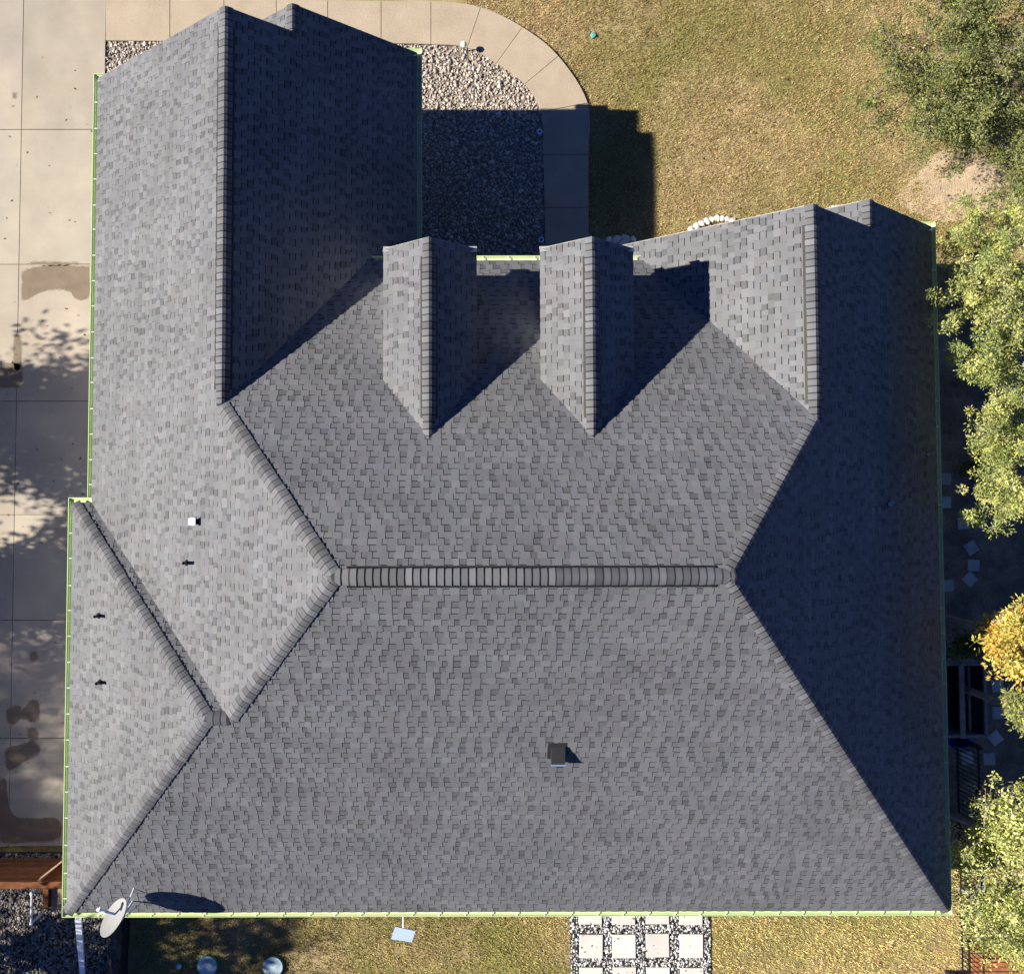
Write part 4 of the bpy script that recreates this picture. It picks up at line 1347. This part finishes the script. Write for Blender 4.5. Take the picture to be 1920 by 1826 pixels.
m = MB(); m.box((bx - .02, y0 + .12, .945), (bx + .02, y1 - .12, .975)); sub(root, inv, 'edge_strip', m.mesh('edge_strip'), MATS['bluemetal'])
# blue tub
tc_ = pix(1800, 1392, .35)
m = MB(); m.lathe((0, 0, 0), [(.20, 0), (.24, .30), (.26, .31), (.26, .34), (.235, .34), (.20, .05)], 24, M=Matrix.Diagonal((1.25, .55, 1, 1)))
o = new_obj('tub', m.mesh('tub'), MATS['blueplastic'], None, 'bright blue plastic tub beside the timber bin', 'tub'); o.location = (tc_[0], tc_[1], 0.008)

# black metal picket fence running down the right side
fx = float(pix(1791, 1500)[0]); fy_a, fy_b = float(pix(1838, 1398, 1.3)[1]), -13.2
root = empty('metal_fence', (fx, fy_a, 0), 'black metal picket fence along the right side yard', 'fence')
inv = Matrix.Translation(-Vector(root.location))
mpk = MB(); mpk.box((-.009, -.009, .08), (.009, .009, 1.30)); mesh_pk = mpk.mesh('picket'); mesh_pk.materials.append(MATS['iron'])
yy = fy_a
while yy > fy_b:
    o = new_obj('picket', mesh_pk, None, root); o.location = (0, yy - fy_a, 0)
    yy -= .115
for z_ in (.16, 1.18):
    m = MB(); m.box((fx - .016, fy_b, z_), (fx + .016, fy_a, z_ + .035)); sub(root, inv, 'rail', m.mesh('rail'), MATS['iron'])
yy = fy_a
while yy > fy_b:
    m = MB(); m.box((fx - .028, yy - .085, 0), (fx + .028, yy - .029, 1.38)); sub(root, inv, 'post', m.mesh('post'), MATS['iron']); yy -= 2.3
# second fence line returning towards the lawn
fy2 = float(pix(1840, 1758)[1])
root = empty('metal_fence', (fx, fy2, 0), 'black metal picket fence panel crossing the reddish boards', 'fence')
inv = Matrix.Translation(-Vector(root.location))
for k in range(20):
    o = new_obj('picket', mesh_pk, None, root); o.location = (.13 + k * .115, 0, 0)
for z_ in (.16, 1.18):
    m = MB(); m.box((fx + .06, fy2 - .016, z_), (fx + 2.4, fy2 + .016, z_ + .035)); sub(root, inv, 'rail', m.mesh('rail'), MATS['iron'])
# reddish boards beyond the fence
d0, d1 = pix(1812, 1775), pix(1975, 1850)
root = empty('boardwalk', (d0[0], d1[1], 0), 'low reddish board platform behind the black fence', 'platform')
inv = Matrix.Translation(-Vector(root.location))
yy = d1[1]
while yy < d0[1]:
    t = random.uniform(.9, 1.6); m = MB(); m.box((d0[0] + .1, yy, .02), (d1[0], yy + .13, .06), (t, t, t)); sub(root, inv, 'board', m.mesh('board', True), MATS['wood_brown']); yy += .138
# ladder on its side along the fence
lz = 1.05; l0, l1 = pix(1832, 1488, lz), pix(1830, 1705, lz)
lx = fx + .10
root = empty('ladder', (lx, l0[1], 0), 'aluminium ladder with orange ends propped along the black fence', 'ladder')
inv = Matrix.Translation(-Vector(root.location))
for dx_, dz in ((0.0, .35), (.10, .0)):
    m = MB(); m.box((lx + dx_ - .02, l1[1], lz - .35 + dz), (lx + dx_ + .02, l0[1], lz - .35 + dz + .075)); sub(root, inv, 'rail', m.mesh('rail'), MATS['aluminium'])
yy = l0[1] - .2
while yy > l1[1] + .1:
    m = MB(); m.tube((lx, yy, lz + .03), (lx + .10, yy, lz - .31), .015, .015, 6); sub(root, inv, 'rung', m.mesh('rung'), MATS['aluminium']); yy -= .3
for yy in (l0[1] - .05, l0[1] - .62):
    m = MB(); m.box((lx + .055, yy - .06, lz + .015), (lx + .16, yy + .06, lz + .06)); m.box((lx + .08, yy - .05, lz - .35), (lx + .12, yy + .05, lz + .016)); sub(root, inv, 'end_cap', m.mesh('end_cap'), MATS['orange'])

cpt = pix(1775, 1822)
m = MB(); m.lathe((0, 0, 0), [(.07, 0), (.065, .30), (.075, .31), (.075, .36), (.05, .40), (.02, .41)], 16)
o = new_obj('garden_post', m.mesh('garden_post'), MATS['ventdark'], None, 'short black round post in the grass beside the metal fence', 'post'); o.location = (cpt[0], cpt[1], 0)

# fallen leaves on the concrete, the lawns and under the trees
n = 1500
x = np.concatenate([rng.uniform(-13, -9.2, 130), rng.uniform(3.6, 13.5, 700), rng.uniform(-8.5, 13, 350), rng.uniform(11.5, 14.5, 320)])
y = np.concatenate([rng.uniform(-8, 13, 130), rng.uniform(6.8, 14.5, 700), rng.uniform(-12, -9.1, 350), rng.uniform(-8, 6, 320)])
z = np.concatenate([np.full(130, .068), np.full(700, .06), np.full(350, .065), np.full(320, .02)])
n = len(x)
a = rng.uniform(0, 6.28, n); l = rng.uniform(.018, .045, n); w = l * rng.uniform(.3, .55, n); tz = rng.uniform(0, .015, n)
dx, dy = np.cos(a), np.sin(a)
V = np.stack([np.stack([x - dx * l, y - dy * l, z], 1), np.stack([x - dy * w, y + dx * w, z + tz], 1), np.stack([x + dx * l, y + dy * l, z + .004], 1), np.stack([x + dy * w, y - dx * w, z + tz], 1)], 1)
C = np.array([(.16, .09, .045), (.24, .15, .07), (.10, .065, .04), (.30, .22, .10)])[rng.integers(0, 4, n)] * rng.uniform(.7, 1.2, n)[:, None]
new_obj('leaf_litter', mesh_np('leaf_litter', V.reshape(-1, 3), np.arange(n * 4).reshape(-1, 4), C), MATS['grass'], None, 'scattered brown fallen leaves on lawn and concrete', 'leaf litter', kind='stuff')
